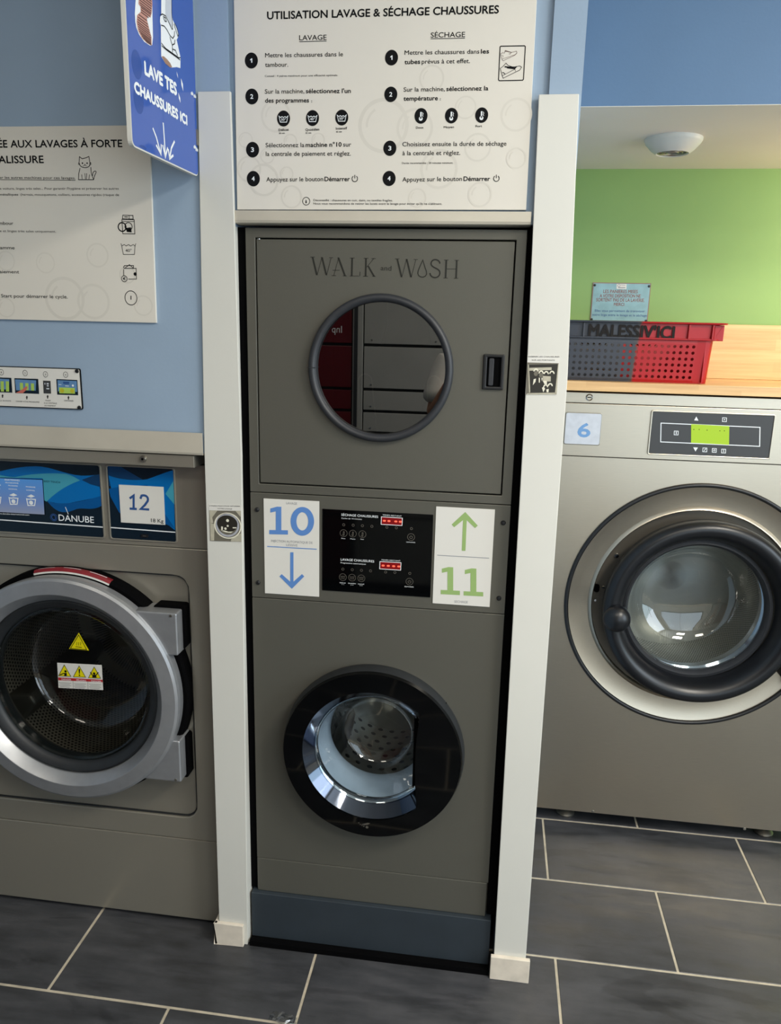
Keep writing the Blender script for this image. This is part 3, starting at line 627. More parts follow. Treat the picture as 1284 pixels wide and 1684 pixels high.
mk('port_tongue', *prismg(rrect(-.572, -.563, 1.086, 1.0875, .0005), Y12-.0045, Y12-.0035), 'metalcap', US)
a, b, c, d = [at(u/3.057, 660+v/3.057, Y12-.003) for u, v in ((598, 418), (822, 432), (829, 622), (607, 608))]
NC = box('number_card', (a.x+d.x)/2, (b.x+c.x)/2, Y12-.003, Y12-.0014, (c.z+d.z)/2, (a.z+b.z)/2, 'paper', F2); NC['label'] = 'white paper card reading 12 and 18 Kg'
Print(yplane(Y12-.003), k7).stroke([(652, 488), (672, 474), (672, 536)], 11).build('card_numeral', 'inkdblue', NC)
Print(yplane(Y12-.003), k7, .0005).stroke([(652, 539), (688, 541)], 11).build('card_numeral', 'inkdblue', NC)
Print(yplane(Y12-.003), k7).stroke([(706, 490)]+cub((712, 474), (732, 468), (750, 482), (742, 502))+[(728, 522), (708, 541), (750, 544)], 11).build('card_numeral', 'inkdblue', NC)
Print(yplane(Y12-.003), k7).text('18 Kg', (760, 607), (822, 611), 19, .01).build('card_lettering', 'ink', NC)
# front panel with pressed recess and round opening
RX0, RX1, RZ0, RZ1 = 2*CX+.463, -.463, .324, .9915
mk('front_panel', *plateg(*holed(rect(X0, X1, .2605, 1.0598), (CX, (RZ0+RZ1)/2), lambda a: 0, 8)[:1]*1, [(0, 0)]*0, 0, 0), 'm12', W12) if 0 else None
rr = rrect(RX0, RX1, RZ0, RZ1, .036, 8); O, _ = holed(rect(X0, X1, .2605, 1.0598), (CX, (RZ0+RZ1)/2), lambda a: .1, 8)
def edge_of(poly, c):
    def fn(a):
        d = (cos(a), sin(a)); best = 0
        for i in range(len(poly)):
            p_, q_ = poly[i], poly[(i+1) % len(poly)]; e = (q_[0]-p_[0], q_[1]-p_[1]); den = d[0]*e[1]-d[1]*e[0]
            if abs(den) < 1e-12: continue
            w = (p_[0]-c[0], p_[1]-c[1]); t = (w[0]*e[1]-w[1]*e[0])/den; u = (w[0]*d[1]-w[1]*d[0])/den
            if t > 0 and -1e-4 <= u <= 1.0001 and t > best: best = t
        return best
    return fn
cc = (CX, (RZ0+RZ1)/2)
FP = plate('front_panel', rect(X0, X1, .2605, 1.0598), cc, edge_of(rr, cc), Y12, Y12+.016, 'm12', W12, .002, 160, 30)
plate('recess_panel', rrect(RX0-.002, RX1+.002, RZ0-.002, RZ1+.002, .037, 8), (CX, CZ), .2995, Y12+.010, Y12+.016, 'm12', FP, 0, 120)
mk('recess_gasket', *plateg(rrect(RX0+.0005, RX1-.0005, RZ0+.0005, RZ1-.0005, .0355, 8), rrect(RX0+.004, RX1-.004, RZ0+.004, RZ1-.004, .033, 8), Y12+.006, Y12+.0105), 'softblack', FP)
box('kick_panel', X0, X1-.0015, Y12, Y12+.02, .0135, .2590, 'm12', W12, .0028)
# door
DG = lathe('door', [(.300, Y12+.012), (.3075, Y12+.009), (.3075, -.002), (.302, -.008), (.270, -.008)], CX, CZ, 'gap', W12, 112)
lathe('door_ring', [(.250, .0), (.285, -.004), (.2950, -.012), (.2965, -.034), (.2945, -.043), (.2885, -.0470), (.257, -.0510), (.2555, -.0505), (.2360, -.0290), (.2345, -.026), (.2345, -.01)], CX, CZ, 'castring', DG, 112, smooth=16)
lathe('door_gasket', [(.2345, -.024), (.228, -.030), (.214, -.024), (.2075, -.014), (.2065, .02)], CX+.002, CZ+.003, 'softblack', DG, 96)
lathe('door_glass', [(.2075, -.012), (.2, .004), (.19, .05), (.178, .09), (.165, .105), (.12, .113), (.06, .116), (0, .117)], CX+.003, CZ+.003, 'smoke', DG, 96, smooth=60)
lathe('glass_rim', [(.2075, -.0145), (.202, -.0165), (.1975, -.0135), (.196, .004)], CX+.003, CZ+.003, 'glass', DG, 96)
for q, (P, xb, za, zb) in enumerate((([(-.4735, .8065), (-.4735, .914), (-.582, .914), (-.532, .8065)], -.4735, .8065, .914), ([(-.4795, .464), (-.4795, .578), (-.532, .578), (-.590, .464)], -.4795, .464, .578))):
    h = prism('hinge_block', P, -.036, Y12+.01, 'castring', DG, .004, 3)
    g0, g1 = (za+.004, zb+.007) if q == 0 else (za-.006, zb-.004)
    mk('hinge_shadow', *prismg(rrect(-.545, xb+.007, g0, g1, .008, 4), -.002, Y12+.0105), 'gap', h)  # black plate stands in for the shadow around the hinge block
    mk('hinge_pin', *prismg(circ(xb-.014, zb-.006 if q == 0 else za+.006, .0035, 10), -.0372, -.035), 'metalcap', h)
# warning stickers
s5 = (0, 920, 4.0125)
a0 = at(240/4.0125, 920+105/4.0125, -.0); a1 = at(720/4.0125, 920+190/4.0125, 0)
t0 = atan2(a1.z-CZ, a1.x-CX); t1 = atan2(a0.z-CZ, a0.x-CX)
lathe('warning_label', [(.3080, .0085), (.3080, -.0022), (.3015, -.0087)], CX, CZ, mat('dark_red_label', '7E1B24', .45, var=.08, vscale=60), DG, 24, a0=t0, a1=t1)
LB = DG.children[-1]
lathe('label_white_edge', [(.3020, -.0086), (.2975, -.0090)], CX, CZ, 'paper', LB, 24, a0=t0, a1=t1)
for k in range(3):
    b0 = t1-(t1-t0)*(k+.12)/3
    lathe('label_lettering', [(.3083, .0050), (.3083, .0025)], CX, CZ, 'inkwhite', LB, 10, a0=b0-(t1-t0)*.22, a1=b0)
yg = .0; pg = yplane(yg)
ST = prism('heat_warning_sticker', [(x, z) for x, z in [(v.x, v.z) for v in (at(u/4.0125, 920+w/4.0125, yg) for u, w in ((519, 484), (586, 601), (455, 590)))]], yg, yg+.0006, 'yellow', DG)
p = Print(pg, s5, .0003).stroke([(520, 498), (572, 596), (465, 587)], 4, True)
for x in (505, 518, 531): p.stroke([(x, 545), (x+4, 552), (x, 560), (x+3, 568)], 2.5)
p.stroke([(498, 576), (540, 580)], 4).build('sticker_print', 'ink', ST)
v = [at(u/4.0125, 920+w/4.0125, yg) for u, w in ((377, 682), (671, 697), (680, 862), (386, 847))]
ST = prism('warning_sticker', [(q.x, q.z) for q in v], yg, yg+.0006, 'paper', DG)
p = Print(pg, s5, .0003)
for x, y in ((427, 770), (525, 776), (624, 783)): p.poly([(x-2, y-74), (x+41, y+1), (x-40, y-2)])
p.build('yellow_triangles', 'yellow', ST)
p = Print(pg, s5, .0006)
for x, y in ((427, 770), (525, 776), (624, 783)): p.stroke([(x-2, y-74), (x+41, y+1), (x-40, y-2)], 3, True)
p.disc((433, 738), 8, 10).poly([(425, 748), (441, 748), (441, 768), (425, 767)]).stroke([(395, 762), (425, 750)], 6)
p.poly([(519, 722), (530, 722), (527, 754), (522, 754)]).disc((525, 764), 5, 10)
p.disc((622, 752), 8, 10).poly([(612, 760), (634, 760), (638, 780), (608, 779)]).stroke([(596, 742), (610, 764)], 6).stroke([(650, 744), (634, 764)], 6)
for x0_, y0_ in ((386, 812), (484, 818), (584, 822)):
    for j in range(4): p.stroke([(x0_+4+6*(j % 2), y0_+j*9), (x0_+84-8*(j % 2), y0_+j*9+4)], 1.6)
p.stroke([(482, 792), (484, 853)], 1.5).stroke([(580, 796), (582, 858)], 1.5).build('sticker_print', 'ink', ST)
Print(pg, s5, .0003).poly([(384, 778), (677, 794), (678, 810), (385, 797)]).build('red_band', 'red', ST)
Print(pg, s5, .0006).text('DANGER', (408, 795), (470, 799), 11).text('PELIGRO', (506, 801), (568, 805), 11).text('DANGER', (604, 806), (668, 810), 11).build('band_lettering', 'inkwhite', ST)
# drum
lathe('drum', [(.262, .06), (.262, .48), (.10, .50), (0, .50)], CX, CZ, drum('washer_drum_steel', '8E8A80', CX, CZ, .0105, .30, .262, .38, .5), W12, 96)
lathe('tub_front', [(.3, .036), (.236, .05), (.236, .062), (.262, .064)], CX, CZ, 'inner', W12, 96)
DRM = W12.children[-2]
for a in (210, 330, 90):
    t = radians(a); e = Vector((cos(t), 0, sin(t))); s_ = Vector((-sin(t), 0, cos(t))); c0 = Vector((CX, 0, CZ))
    V = [c0+e*r+s_*w+Vector((0, y, 0)) for y in (.08, .47) for r, w in ((.262, -.045), (.262, .045), (.195, .014), (.195, -.014))]
    mk('lifter', V, [(0, 1, 2, 3), (4, 7, 6, 5), (0, 4, 5, 1), (1, 5, 6, 2), (2, 6, 7, 3), (3, 7, 4, 0)], 'inner', DRM, None, .01, 3)
lathe('drum_hub', [(0, .44), (.02, .442), (.024, .46), (.024, .50)], CX, CZ, 'metalcap', DRM, 24)
box('gap_filler', .2985, .3225, .006, .05, .15, 1.79, 'gap', PR)
box('gap_filler', -.3163, -.2985, .006, .05, .15, 1.79, 'gap', PL)

# ================================================================== RIGHT WASHER (6) IN THE ALCOVE
Y6 = .63; A0, A1 = .446, 1.308; DX, DZ = .879, .7845
W6 = thing('front_load_washer', 'brushed stainless front load washer marked 6 under the wooden worktop', 'washing machine', ((A0+A1)/2, .8, 0))
mk('washer_body', *shell(A0, A1, Y6+.02, .98, .055, 1.418, .01), 'steel', W6)
LD = box('top_bar', A0, A1, Y6-.002, Y6+.02, 1.3885, 1.4185, 'steel', W6, .001)
a = at(969, 653.5, Y6-.002)
lathe('lock', [(.010, -.0025), (.0085, -.004), (.007, -.0025), (.007, 0)], a.x, a.z, 'chrome', LD, 24, cy=Y6-.002)
mk('lock_slot', *boxg(a.x-.005, a.x+.005, Y6-.0045, Y6-.002, a.z-.0012, a.z+.0012), 'ink', LD)
FA = box('control_fascia', A0, A1, Y6, Y6+.02, 1.2325, 1.3865, 'steel', W6, .001)
BG = prism('number_badge', rrect(.4565, .5615, 1.2655, 1.3605, .006), Y6-.003, Y6, 'metalcap', FA, .001)
prism('badge_insert', rrect(.459, .559, 1.268, 1.358, .005), Y6-.0036, Y6-.003, mat('pearl_badge', 'C9CCD2', .3, .2, var=.08, vscale=40), BG)
Print(yplane(Y6-.0036), (920, 660, 3.5275)).text('6', (104, 204), (174, 207), 82, .035).build('badge_numeral', mat('steel_blue_print', '6B96C4', .4, var=.1, vscale=30), BG)
DP = prism('display_panel', rrect(.701, 1.034, 1.249, 1.371, .004), Y6-.0025, Y6, 'lcdgrey', FA)
mk('display_frame', *plateg(rrect(.6975, 1.0375, 1.2455, 1.3745, .006), rrect(.7015, 1.0335, 1.2495, 1.3705, .003), Y6-.005, Y6), 'steel', DP, None, .001)
p6 = yplane(Y6-.0025); k6 = (920, 660, 3.5275)
p = Print(p6, k6).stroke([(588, 126), (1162, 151), (1160, 261), (586, 235)], 5, True).poly([(793, 88), (805, 112), (780, 110)]).poly([(775, 267), (802, 268), (788, 291)])
for x, y in ((676, 183), (956, 106), (842, 281), (897, 284), (951, 288)): p.stroke([(x-11, y-11), (x+12, y-10), (x+11, y+12), (x-12, y+11)], 3.5, True)
p.stroke([(676, 176), (676, 190)], 5).stroke([(951, 280), (951, 295)], 4).stroke([(838, 287), (848, 274)], 4).ring((897, 284), 6, 3, 12).disc((956, 106), 4, 8).build('panel_symbols', 'inkwhite', DP)
LC = Print(p6, k6, .0008).poly([(763, 132), (984, 144), (982, 252), (762, 240)]).build('lcd_screen', 'lcd', DP)
p = Print(p6, k6, .0011)
for x, y in ((778, 163), (809, 163), (855, 167), (929, 171), (955, 171)): p.disc((x, y), 3, 6)
p.build('lcd_dots', 'ink', LC)
FP = plate('front_panel', rect(A0, A1, .056, 1.2305), (DX, DZ), .3745, Y6, Y6+.012, 'steel', W6, 0, 96)
lathe('pressed_dish', [(.3745, Y6+.001), (.366, Y6+.004), (.335, Y6+.012), (.312, Y6+.014), (.306, Y6+.008), (.302, Y6+.006), (.299, Y6+.010), (.299, Y6+.05)], DX, DZ, 'steel', FP, 112, smooth=40)
lathe('trim_ring', torusprof(.378, .0066, Y6-.002, 12), DX, DZ, 'black', FP, 128, closed=True)
RP = lathe('door_seat', [(.300, Y6+.026), (.262, Y6+.028), (.215, Y6+.028)], DX, DZ, mat('dark_seat_plate', '6A655C', .35, .5, var=.05), FP, 96)
for u, v in ((1013.5, 913.6), (979, 966), (978.5, 987), (992, 966)):
    a = at(u, v, Y6+.026)
    lathe('seat_bolt', [(0, -.005), (.006, -.0045), (.0075, -.002), (.008, 0)] if v < 950 else [(0, -.002), (.0035, -.002), (.005, 0)], a.x, a.z, 'chrome', RP, 16, cy=Y6+.026)
mk('latch_slot', *prismg(rrect(.583, .600, .808, .833, .008), Y6+.018, Y6+.0275), 'gap', RP)
BL = mat('blue_black_plastic', '111317', .33, var=.05)
D6 = lathe('door', [(.2155, .602), (.222, .584), (.231, .563), (.244, .548), (.261, .544), (.275, .552), (.2815, .570), (.280, .60), (.27, .632), (.24, .645)], DX+.006, DZ+.004, BL, W6, 112, smooth=60)
lathe('door_gasket', [(.2165, .600), (.206, .594), (.1985, .604), (.196, .62)], DX, DZ+.004, 'charcoal', D6, 96)
lathe('door_glass', [(.197, .606), (.19, .612), (.18, .63), (.172, .66), (.16, .71), (.146, .728), (.1, .742), (.05, .748), (0, .75)], DX-.004, DZ+.006, 'bowl', D6, 96, smooth=60)
kx, ky, kz = .641, .535, .768
mk('door_knob', *ballg((kx, ky, kz), .040, .034, .040, 24), BL, D6, 60)
KB = D6.children[-1]
lathe('knob_neck', [(.016, .53), (.020, .575), (.026, .60)], kx+.012, kz+.004, BL, KB, 20)
mk('hinge_arm', *join([boxg(1.135, 1.19, .575, .64, .60, .66), boxg(1.16, 1.21, .60, .64, .56, .68)]), BL, D6, None, .008, 3)
lathe('drum', [(.235, .70), (.25, .72), (.25, .95), (0, .955)], DX, DZ, drum('bright_drum_steel', 'D6CFC0', DX, DZ, .0085, .27, .25, .25, .45), W6, 96)
lathe('tub_mouth', [(.215, .658), (.205, .665), (.205, .69), (.235, .70)], DX, DZ, 'chrome', W6, 96)
for x in (.561, 1.2):
    lathe('levelling_foot', [(0, .0), (.028, 0), (.030, .006), (.022, .014), (.010, .018), (.010, .055), (0, .055)], x, 0, 'metalcap', W6, 24, 'z', cy=.70)
for u, v in ((975, 1336), (1224, 1364.5)):
    a = at(u, v, Y6); lathe('panel_screw', [(0, -.002), (.004, -.0015), (.005, 0)], a.x, a.z+.003, 'metalcap', FP, 12, cy=Y6)

WT = tag(box('worktop', .386, 3.29, .602, .998, 1.4245, 1.4515, 'wood', None, .0015), 'light beech worktop over the stainless washer in the alcove', 'worktop')
tag(box('backsplash_board', .386, 3.29, .972, .998, 1.452, 1.6225, 'wood', None, .0015), 'light beech upstand board along the green wall behind the basket', 'backsplash')
NO = thing('wall_notice', 'small turquoise notice with red lettering on the green wall', 'sign', (.64, YB, 1.63))
a, b, c, d = [at(910+u/4.28, 450+v/4.28, YB-.003) for u, v in ((277, 60), (688, 68), (662, 330), (258, 318))]
nx0, nx1, nz0, nz1 = (a.x+d.x)/2, (b.x+c.x)/2, (c.z+d.z)/2-.006, (a.z+b.z)/2
box('notice_board', nx0, nx1, YB-.003, YB, nz0, nz1, mat('brown_board_edge', '8E7468', .5, var=.1), NO)
box('notice_film', nx0+.003, nx1-.003, YB-.0036, YB-.003, nz0+.003, nz1-.003, 'signfilm', NO)
NB = NO.children[-1]; pn = yplane(YB-.0036); kn = (910, 450, 4.28); rb = mat('brick_red_print', '8A5A52', .5, var=0)
Print(pn, kn).text('LES PANIERES MISES', (350, 136), (592, 138), 24, .012).text('A VOTRE DISPOSITION NE', (325, 167), (612, 169), 24, .012).text('SORTENT PAS DE LA LAVERIE.', (300, 195), (640, 199), 24, .012).text('MERCI', (424, 226), (496, 227), 22, .012).build('red_lettering', rb, NB)
Print(pn, kn).text('Elles vous permettent de transvaser', (290, 268), (642, 272), 17).text('votre linge entre le lavage et le séchage', (272, 296), (656, 303), 17).build('dark_lettering', 'inkdblue', NB)
q = Print(pn, kn).poly([(444, 72), (514, 73), (512, 109), (443, 107)]).build('logo_patch', 'paper', NB)
Print(pn, kn, .0007).ring((460, 84), 10, 3, 14).stroke([(472, 80), (505, 82)], 3).stroke([(455, 98), (505, 99)], 6).build('logo_print', 'inkgrey', q)
for u, v in ((291, 81), (673, 89), (651, 333), (268, 322)):
    a = at(910+u/4.28, 450+v/4.28, YB-.0036); lathe('screw_cap', [(0, -.003), (.003, -.0025), (.0042, 0)], a.x, a.z, 'black', NO, 14, cy=YB-.0036)

# basket
def crate():
    T = thing('laundry_basket', 'perforated plastic laundry basket, grey left half and red right half, on the worktop', 'basket', (.64, .80, 1.4517))
    X0, X1, Z0, Z1, Y0, Y1 = .400, .848, 1.4530, 1.573, .655, .930; tz = .012
    def corner(z, e): f = (z-Z0)/(Z1-Z0); g = tz*f+e; return X0-g*.4, X1+g*.4, Y0-g, Y1+g
    def ringpts(z, e=0, r=.022, n=5):
        a, b, c, d = corner(z, e); P = []
        for cx, cy, s0 in ((b-r, d-r, 0), (a+r, d-r, 90), (a+r, c+r, 180), (b-r, c+r, 270)):
            for i in range(n+1): t = radians(s0+90*i/n); P.append((cx+r*cos(t), cy+r*sin(t), z))
        return P
    V = []; F = []
    # front and back walls as perforated cells, sides and corners solid
    cols = [.4364+.01725*i for i in range(22)]; rows = [1.5545-.01722*j for j in range(6)]
    def wall(front):
        def P(x, z): a, b, c, d = corner(z, 0); return (x, c if front else d, z)
        xL = lambda z: corner(z, 0)[0]+.022; xR = lambda z: corner(z, 0)[1]-.022
        ex = [cols[0]-.008625]+[c+.008625 for c in cols]; ez = [rows[0]+.00861]+[r-.00861 for r in rows]
        vs, fs = [], []
        def quad(x0, x1, z0, z1):
            n = len(vs); f = lambda x, z: x(z) if callable(x) else x; vs.extend([P(f(x0, z0), z0), P(f(x1, z0), z0), P(f(x1, z1), z1), P(f(x0, z1), z1)]); fs.append((n, n+1, n+2, n+3))
        for i, cx in enumerate(cols):
            for j, cz in enumerate(rows):
                n = len(vs); hx, hz = .008625, .00861
                for k in range(16):
                    t = 2*pi*k/16+pi/16; m = max(abs(cos(t)), abs(sin(t))); 
                    vs.append(P(cx+hx*cos(t)/m if k not in () else cx, cz+hz*sin(t)/m)); vs.append(P(cx+.0045*cos(t), cz+.0045*sin(t)))
                for k in range(16):
                    k2 = (k+1) % 16; fs.append((n+2*k, n+2*k2, n+2*k2+1, n+2*k+1))
                for sx, sz, ka, kb in ((1, 1, 1, 2), (-1, 1, 5, 6), (-1, -1, 9, 10), (1, -1, 13, 14)):
                    m_ = len(vs); vs.append(P(cx+sx*hx, cz+sz*hz)); fs.append((n+2*ka, m_, n+2*kb))
        quad(xL, ex[0], Z0, Z1); quad(ex[-1], xR, Z0, Z1); quad(ex[0], ex[-1], ez[0], Z1); quad(ex[0], ex[-1], Z0, ez[-1])
        return vs, fs
    sides = []
    zs = [Z0, Z1]; A = ringpts(Z0); B = ringpts(Z1); k = len(A); q = 6
    for i in range(k):
        j = (i+1) % k
        if i in (5, 17): continue            # straight back and front runs are the perforated walls
        sides.append(([A[i], A[j], B[j], B[i]], [(0, 1, 2, 3)]))
    g = join([wall(True), wall(False)]+sides+[(A, [tuple(range(k))])])
    w = mk('basket_walls', *g, 'crate', T); sd = w.modifiers.new('thick', 'SOLIDIFY'); sd.thickness = .0025; sd.offset = 0
    # rim band
    prof = [(0, Z1-.002), (.010, Z1), (.0105, Z1+.004), (.004, Z1+.005), (.006, 1.615), (.020, 1.6168), (.021, 1.6207), (.017, 1.6215), (.002, 1.6200)]
    loops = [ringpts(z, e+tz*0, .022+e) for e, z in prof]
    loops = []
    for e, z in prof:
        a, b, c, d = X0-.0048-e, X1+.0048+e*1.5, Y0-.012-e, Y1+.012+e; r = .022; P = []
        for cx, cy, s0 in ((b-r, d-r, 0), (a+r, d-r, 90), (a+r, c+r, 180), (b-r, c+r, 270)):
            for i in range(6): t = radians(s0+90*i/5); P.append((cx+r*cos(t), cy+r*sin(t), z))
        loops.append(P)
    V = [p for L in loops for p in L]; F = [(i*k+j, i*k+(j+1) % k, (i+1)*k+(j+1) % k, (i+1)*k+j) for i in range(len(loops)-1) for j in range(k)]
    rm = mk('rim', V, F, 'crate', T, 40); sd = rm.modifiers.new('thick', 'SOLIDIFY'); sd.thickness = .002; sd.offset = -1
    for x in (.4907, .7796, .8433):
        mk('rib', *boxg(x-.002, x+.002, Y0-.0255, Y0-.014, Z1+.003, 1.6145), 'crate', rm)
    mk('rib', [(.8495, Y0-.0165, Z1+.004), (.8535, Y0-.0165, Z1+.004), (.8735, Y0-.018, 1.613), (.8695, Y0-.018, 1.613), (.8495, Y0-.012, Z1+.004), (.8535, Y0-.012, Z1+.004), (.8735, Y0-.012, 1.613), (.8695, Y0-.012, 1.613)], [(0, 1, 2, 3), (4, 7, 6, 5), (0, 4, 5, 1), (1, 5, 6, 2), (2, 6, 7, 3), (3, 7, 4, 0)], 'crate', rm)
    box('corner_flange', .848, .8745, Y0-.0165, Y0+.01, Z1-.001, 1.615, 'crate', rm, .0015)
    box('corner_ridge', .829, .832, Y0-.0105, Y0, Z0+.002, Z1, 'crate', w, .001)
    Print(yplane(Y0-.0205), (910, 450, 4.28), .0010).text("MALESSIV'ICI", (246, 440), (845, 458), 88, .045).build('stencil_lettering', mat('brown_black_stencil', '1C1816', .6, var=.2, vscale=60, spec=.2), rm)
    # the grey and red halves meet at the object origin of every part
    for o in [c for c in T.children]+[g for c in T.children for g in c.children]:
        o.data.transform(Matrix.Translation((-.638, 0, -1.45)))
        o.location = (.638, 0, 1.45)
    for c in T.children:
        for g in c.children: g.matrix_parent_inverse = Matrix.Translation((-.638, 0, -1.45))
    return T
crate()

# round ceiling fitting in the alcove
a = Vector((.6805, .605, 2.0895))
FX = thing('ceiling_spotlight', 'round white ceiling fitting with a slotted centre in the alcove', 'ceiling light', a)
lathe('fitting_body', [(.0735, 0), (.0735, -.005), (.070, -.012), (.055, -.028), (.042, -.037), (.040, -.036), (.038, -.030), (.0, -.030)], a.x, a.z, 'white', FX, 64, 'z', cy=a.y)
for r, d in ((.036, -.033), (.026, -.0335), (.015, -.034)):
    lathe('grille_ring', torusprof(r, .0022, d, 8), a.x, a.z, 'metalcap', FX, 48, 'z', closed=True, cy=a.y)
FX2 = thing('ceiling_spotlight', 'round white lit ceiling fitting further right in the alcove', 'ceiling light', (1.45, .66, 2.0895))
lathe('fitting_body', [(.0735, 0), (.0735, -.005), (.070, -.012), (.055, -.028), (.042, -.037), (.040, -.036), (.038, -.030), (.0, -.030)], 1.45, 2.0895, 'white', FX2, 64, 'z', cy=.66)
lathe('lamp_lens', [(.037, -.034), (0, -.036)], 1.45, 2.0895, 'ledwhite', FX2, 32, 'z', cy=.66)
sl = bpy.data.lights.new('alcove_lamp', 'POINT'); sl.energy = 8.5; sl.color = (1, .87, .64); sl.shadow_soft_size = .05
so = bpy.data.objects.new('alcove_lamp', sl); COL.objects.link(so); so.location = (1.45, .66, 1.98)

# ================================================================== POSTERS
YC = -.0205
PO = thing('instruction_poster', 'large white shoe washing and drying instruction board above the stacked machine', 'poster', (0, YC, 1.822))
V = [(-.3075, 1.8215), (.2915, 1.8235), (.287, 2.34), (-.3050, 2.34)]
BD = prism('board', V, YC, -.0122, 'poster', PO, .0006)
pp = yplane(YC); kc = (380, 0, 2.5176)
nb = 0
for x, y, r in ((630, 520, 105), (760, 530, 76), (830, 325, 52), (970, 445, 45), (1180, 475, 66), (1020, 610, 56), (860, 700, 78), (185, 480, 62), (60, 580, 30), (245, 585, 28), (360, 580, 28), (150, 645, 30), (74, 700, 50), (230, 720, 28), (135, 745, 62), (250, 815, 44), (770, 820, 38), (1030, 805, 50), (1180, 655, 42)): nb += 1; Print(pp, kc, .00005+.000015*nb).ring((x, y), r, max(5, r*.14), 36).ring((x, y), r*.7, max(3, r*.09), 10, 120, 185).build('bubble_print', 'bubble', BD)
p = Print(pp, kc); bo = .034
p.text('UTILISATION LAVAGE & SÉCHAGE CHAUSSURES', (150, 80), (1107, 55), 33, .035); p.build('heading', 'ink', BD)
p = Print(pp, kc).text('LAVAGE', (282, 167), (395, 165), 22, .01).stroke([(282, 173), (395, 170)], 2.5); p.build('subheading', 'ink', BD)
p = Print(pp, kc).text('SÉCHAGE', (826, 156), (968, 153), 22, .01).stroke([(826, 161), (968, 158)], 2.5); p.build('subheading', 'ink', BD)
LEFT = [('Mettre les chaussures dans le', 141, 238, 463, 233, 19, 0), ('tambour.', 141, 277, 236, 276, 19, 0), ('Conseil : 4 paires maximum pour une efficacité optimale.', 140, 319, 442, 315, 8, .01),
 ('Sur la machine,', 140, 388, 303, 386, 19, 0), ("sélectionnez l'un", 310, 386, 495, 385, 19, bo), ('des programmes', 141, 425, 322, 424, 19, bo), (':', 331, 424, 336, 424, 12, 0),
 ('Délicat', 197, 543, 239, 541, 10, bo), ('30 min', 198, 555, 222, 554, 6, bo), ('Quotidien', 308, 542, 365, 540, 10, bo), ('35 min', 308, 554, 332, 553, 6, bo), ('Intensif', 434, 537, 480, 535, 10, bo), ('40 min', 434, 549, 458, 548, 6, bo),
 ('Sélectionnez la', 143, 610, 303, 609, 19, 0), ('machine n°10', 309, 609, 457, 607, 19, bo), ('sur', 464, 607, 497, 607, 19, 0), ('la centrale de paiement et réglez.', 144, 646, 495, 644, 19, 0),
 ('Appuyez sur le bouton', 146, 752, 381, 750, 19, 0), ('Démarrer', 387, 750, 491, 750, 19, bo)]
RIGHT = [('Mettre les chaussures dans', 718, 227, 1027, 222, 19, 0), ('les', 1034, 222, 1067, 221, 19, bo), ('tubes', 718, 266, 782, 264, 19, bo), ('prévus à cet effet.', 789, 264, 988, 261, 19, 0),
 ('Sur la machine,', 714, 380, 884, 377, 19, 0), ('sélectionnez la', 891, 377, 1064, 374, 19, bo), ('température', 714, 417, 855, 415, 19, bo), (':', 863, 415, 868, 415, 12, 0),
 ('Doux', 765, 533, 796, 532, 9, bo), ('Moyen', 880, 531, 922, 530, 9, bo), ('Fort', 1012, 527, 1038, 526, 9, bo),
 ('Choisissez ensuite la durée de séchage', 709, 606, 1139, 603, 19, 0), ('à la centrale et réglez.', 709, 643, 948, 641, 19, 0), ('Durée recommandée : 20 minutes minimum.', 707, 679, 919, 678, 8, .01),
 ('Appuyez sur le bouton', 709, 752, 955, 749, 19, 0), ('Démarrer', 962, 749, 1071, 749, 19, bo)]
for L in (LEFT, RIGHT):
    for t, x0, y0, x1, y1, h, b in L: Print(pp, kc).text(t, (x0, y0), (x1, y1), h, b or .012).build('text_line', 'ink', BD)
for i, (x, y) in enumerate(((84, 251), (86, 400), (89, 620), (92, 740), (664, 239), (661, 391), (657, 614), (654, 739))):
    d = Print(pp, kc).disc((x, y), 27, 36, 1.08).build('step_badge', 'ink', BD); n = str(i % 4+1)
    q = Print(pp, kc, .0007)
    if n == '1': q.poly([(x-5, y-4), (x+.5, y-9), (x+4, y-9), (x+4, y+9), (x-.5, y+9), (x-.5, y-3), (x-5, y)])
    else: q.text(n, (x-6, y+9), (x+5.5, y+9), 19, .03)
    q.build('step_number', 'inkwhite', d)
for i, (x, y) in enumerate(((217, 491), (337, 489), (458, 487), (786, 480), (912, 479), (1037, 477))):
    d = Print(pp, kc).disc((x, y), 27, 36, 1.1).build('icon_badge', 'ink', BD); q = Print(pp, kc, .0007)
    if i < 3: q.stroke([(x-19, y-10), (x-12, y-4), (x-6, y-8), (x, y-4), (x+6, y-8), (x+12, y-4), (x+19, y-11), (x+13, y+15), (x-13, y+15)], 2.6, True).text(('30°', '40°', '50°')[i], (x-10, y+9), (x+10, y+9), 10, .02)
    else: q.disc((x-1, y+12), 8, 14).stroke([(x-1, y+12), (x, y-16)], 6).stroke([(x+6, y-14), (x+9, y-8), (x+6, y-3), (x+9, y+3)], 2)
    q.build('icon_print', 'inkwhite', d)
for x, y in ((512, 739), (1098, 738)): Print(pp, kc).ring((x, y+1), 13, 3, 24, 125, 415).stroke([(x, y-15), (x, y)], 3).build('power_symbol', 'ink', BD)
Print(pp, kc).ring((311, 833), 16, 2.5, 28).text('i', (308, 841), (313, 841), 14, .03).text('Déconseillé : chaussures en cuir, daim, ou textiles fragiles.', (341, 833), (669, 834), 9, .006).text("Nous vous recommandons de retirer les lacets avant le lavage pour éviter qu'ils ne s'abîment.", (341, 847), (873, 848), 9, .006).build('advice_line', 'ink', BD)
ks = (800, 60, 12.84)
Print(pp, ks).stroke([(300, 207), (800, 198), (818, 215), (778, 905), (760, 925), (270, 936), (252, 915), (285, 222)], 20, True).build('picture_frame', 'ink', BD)
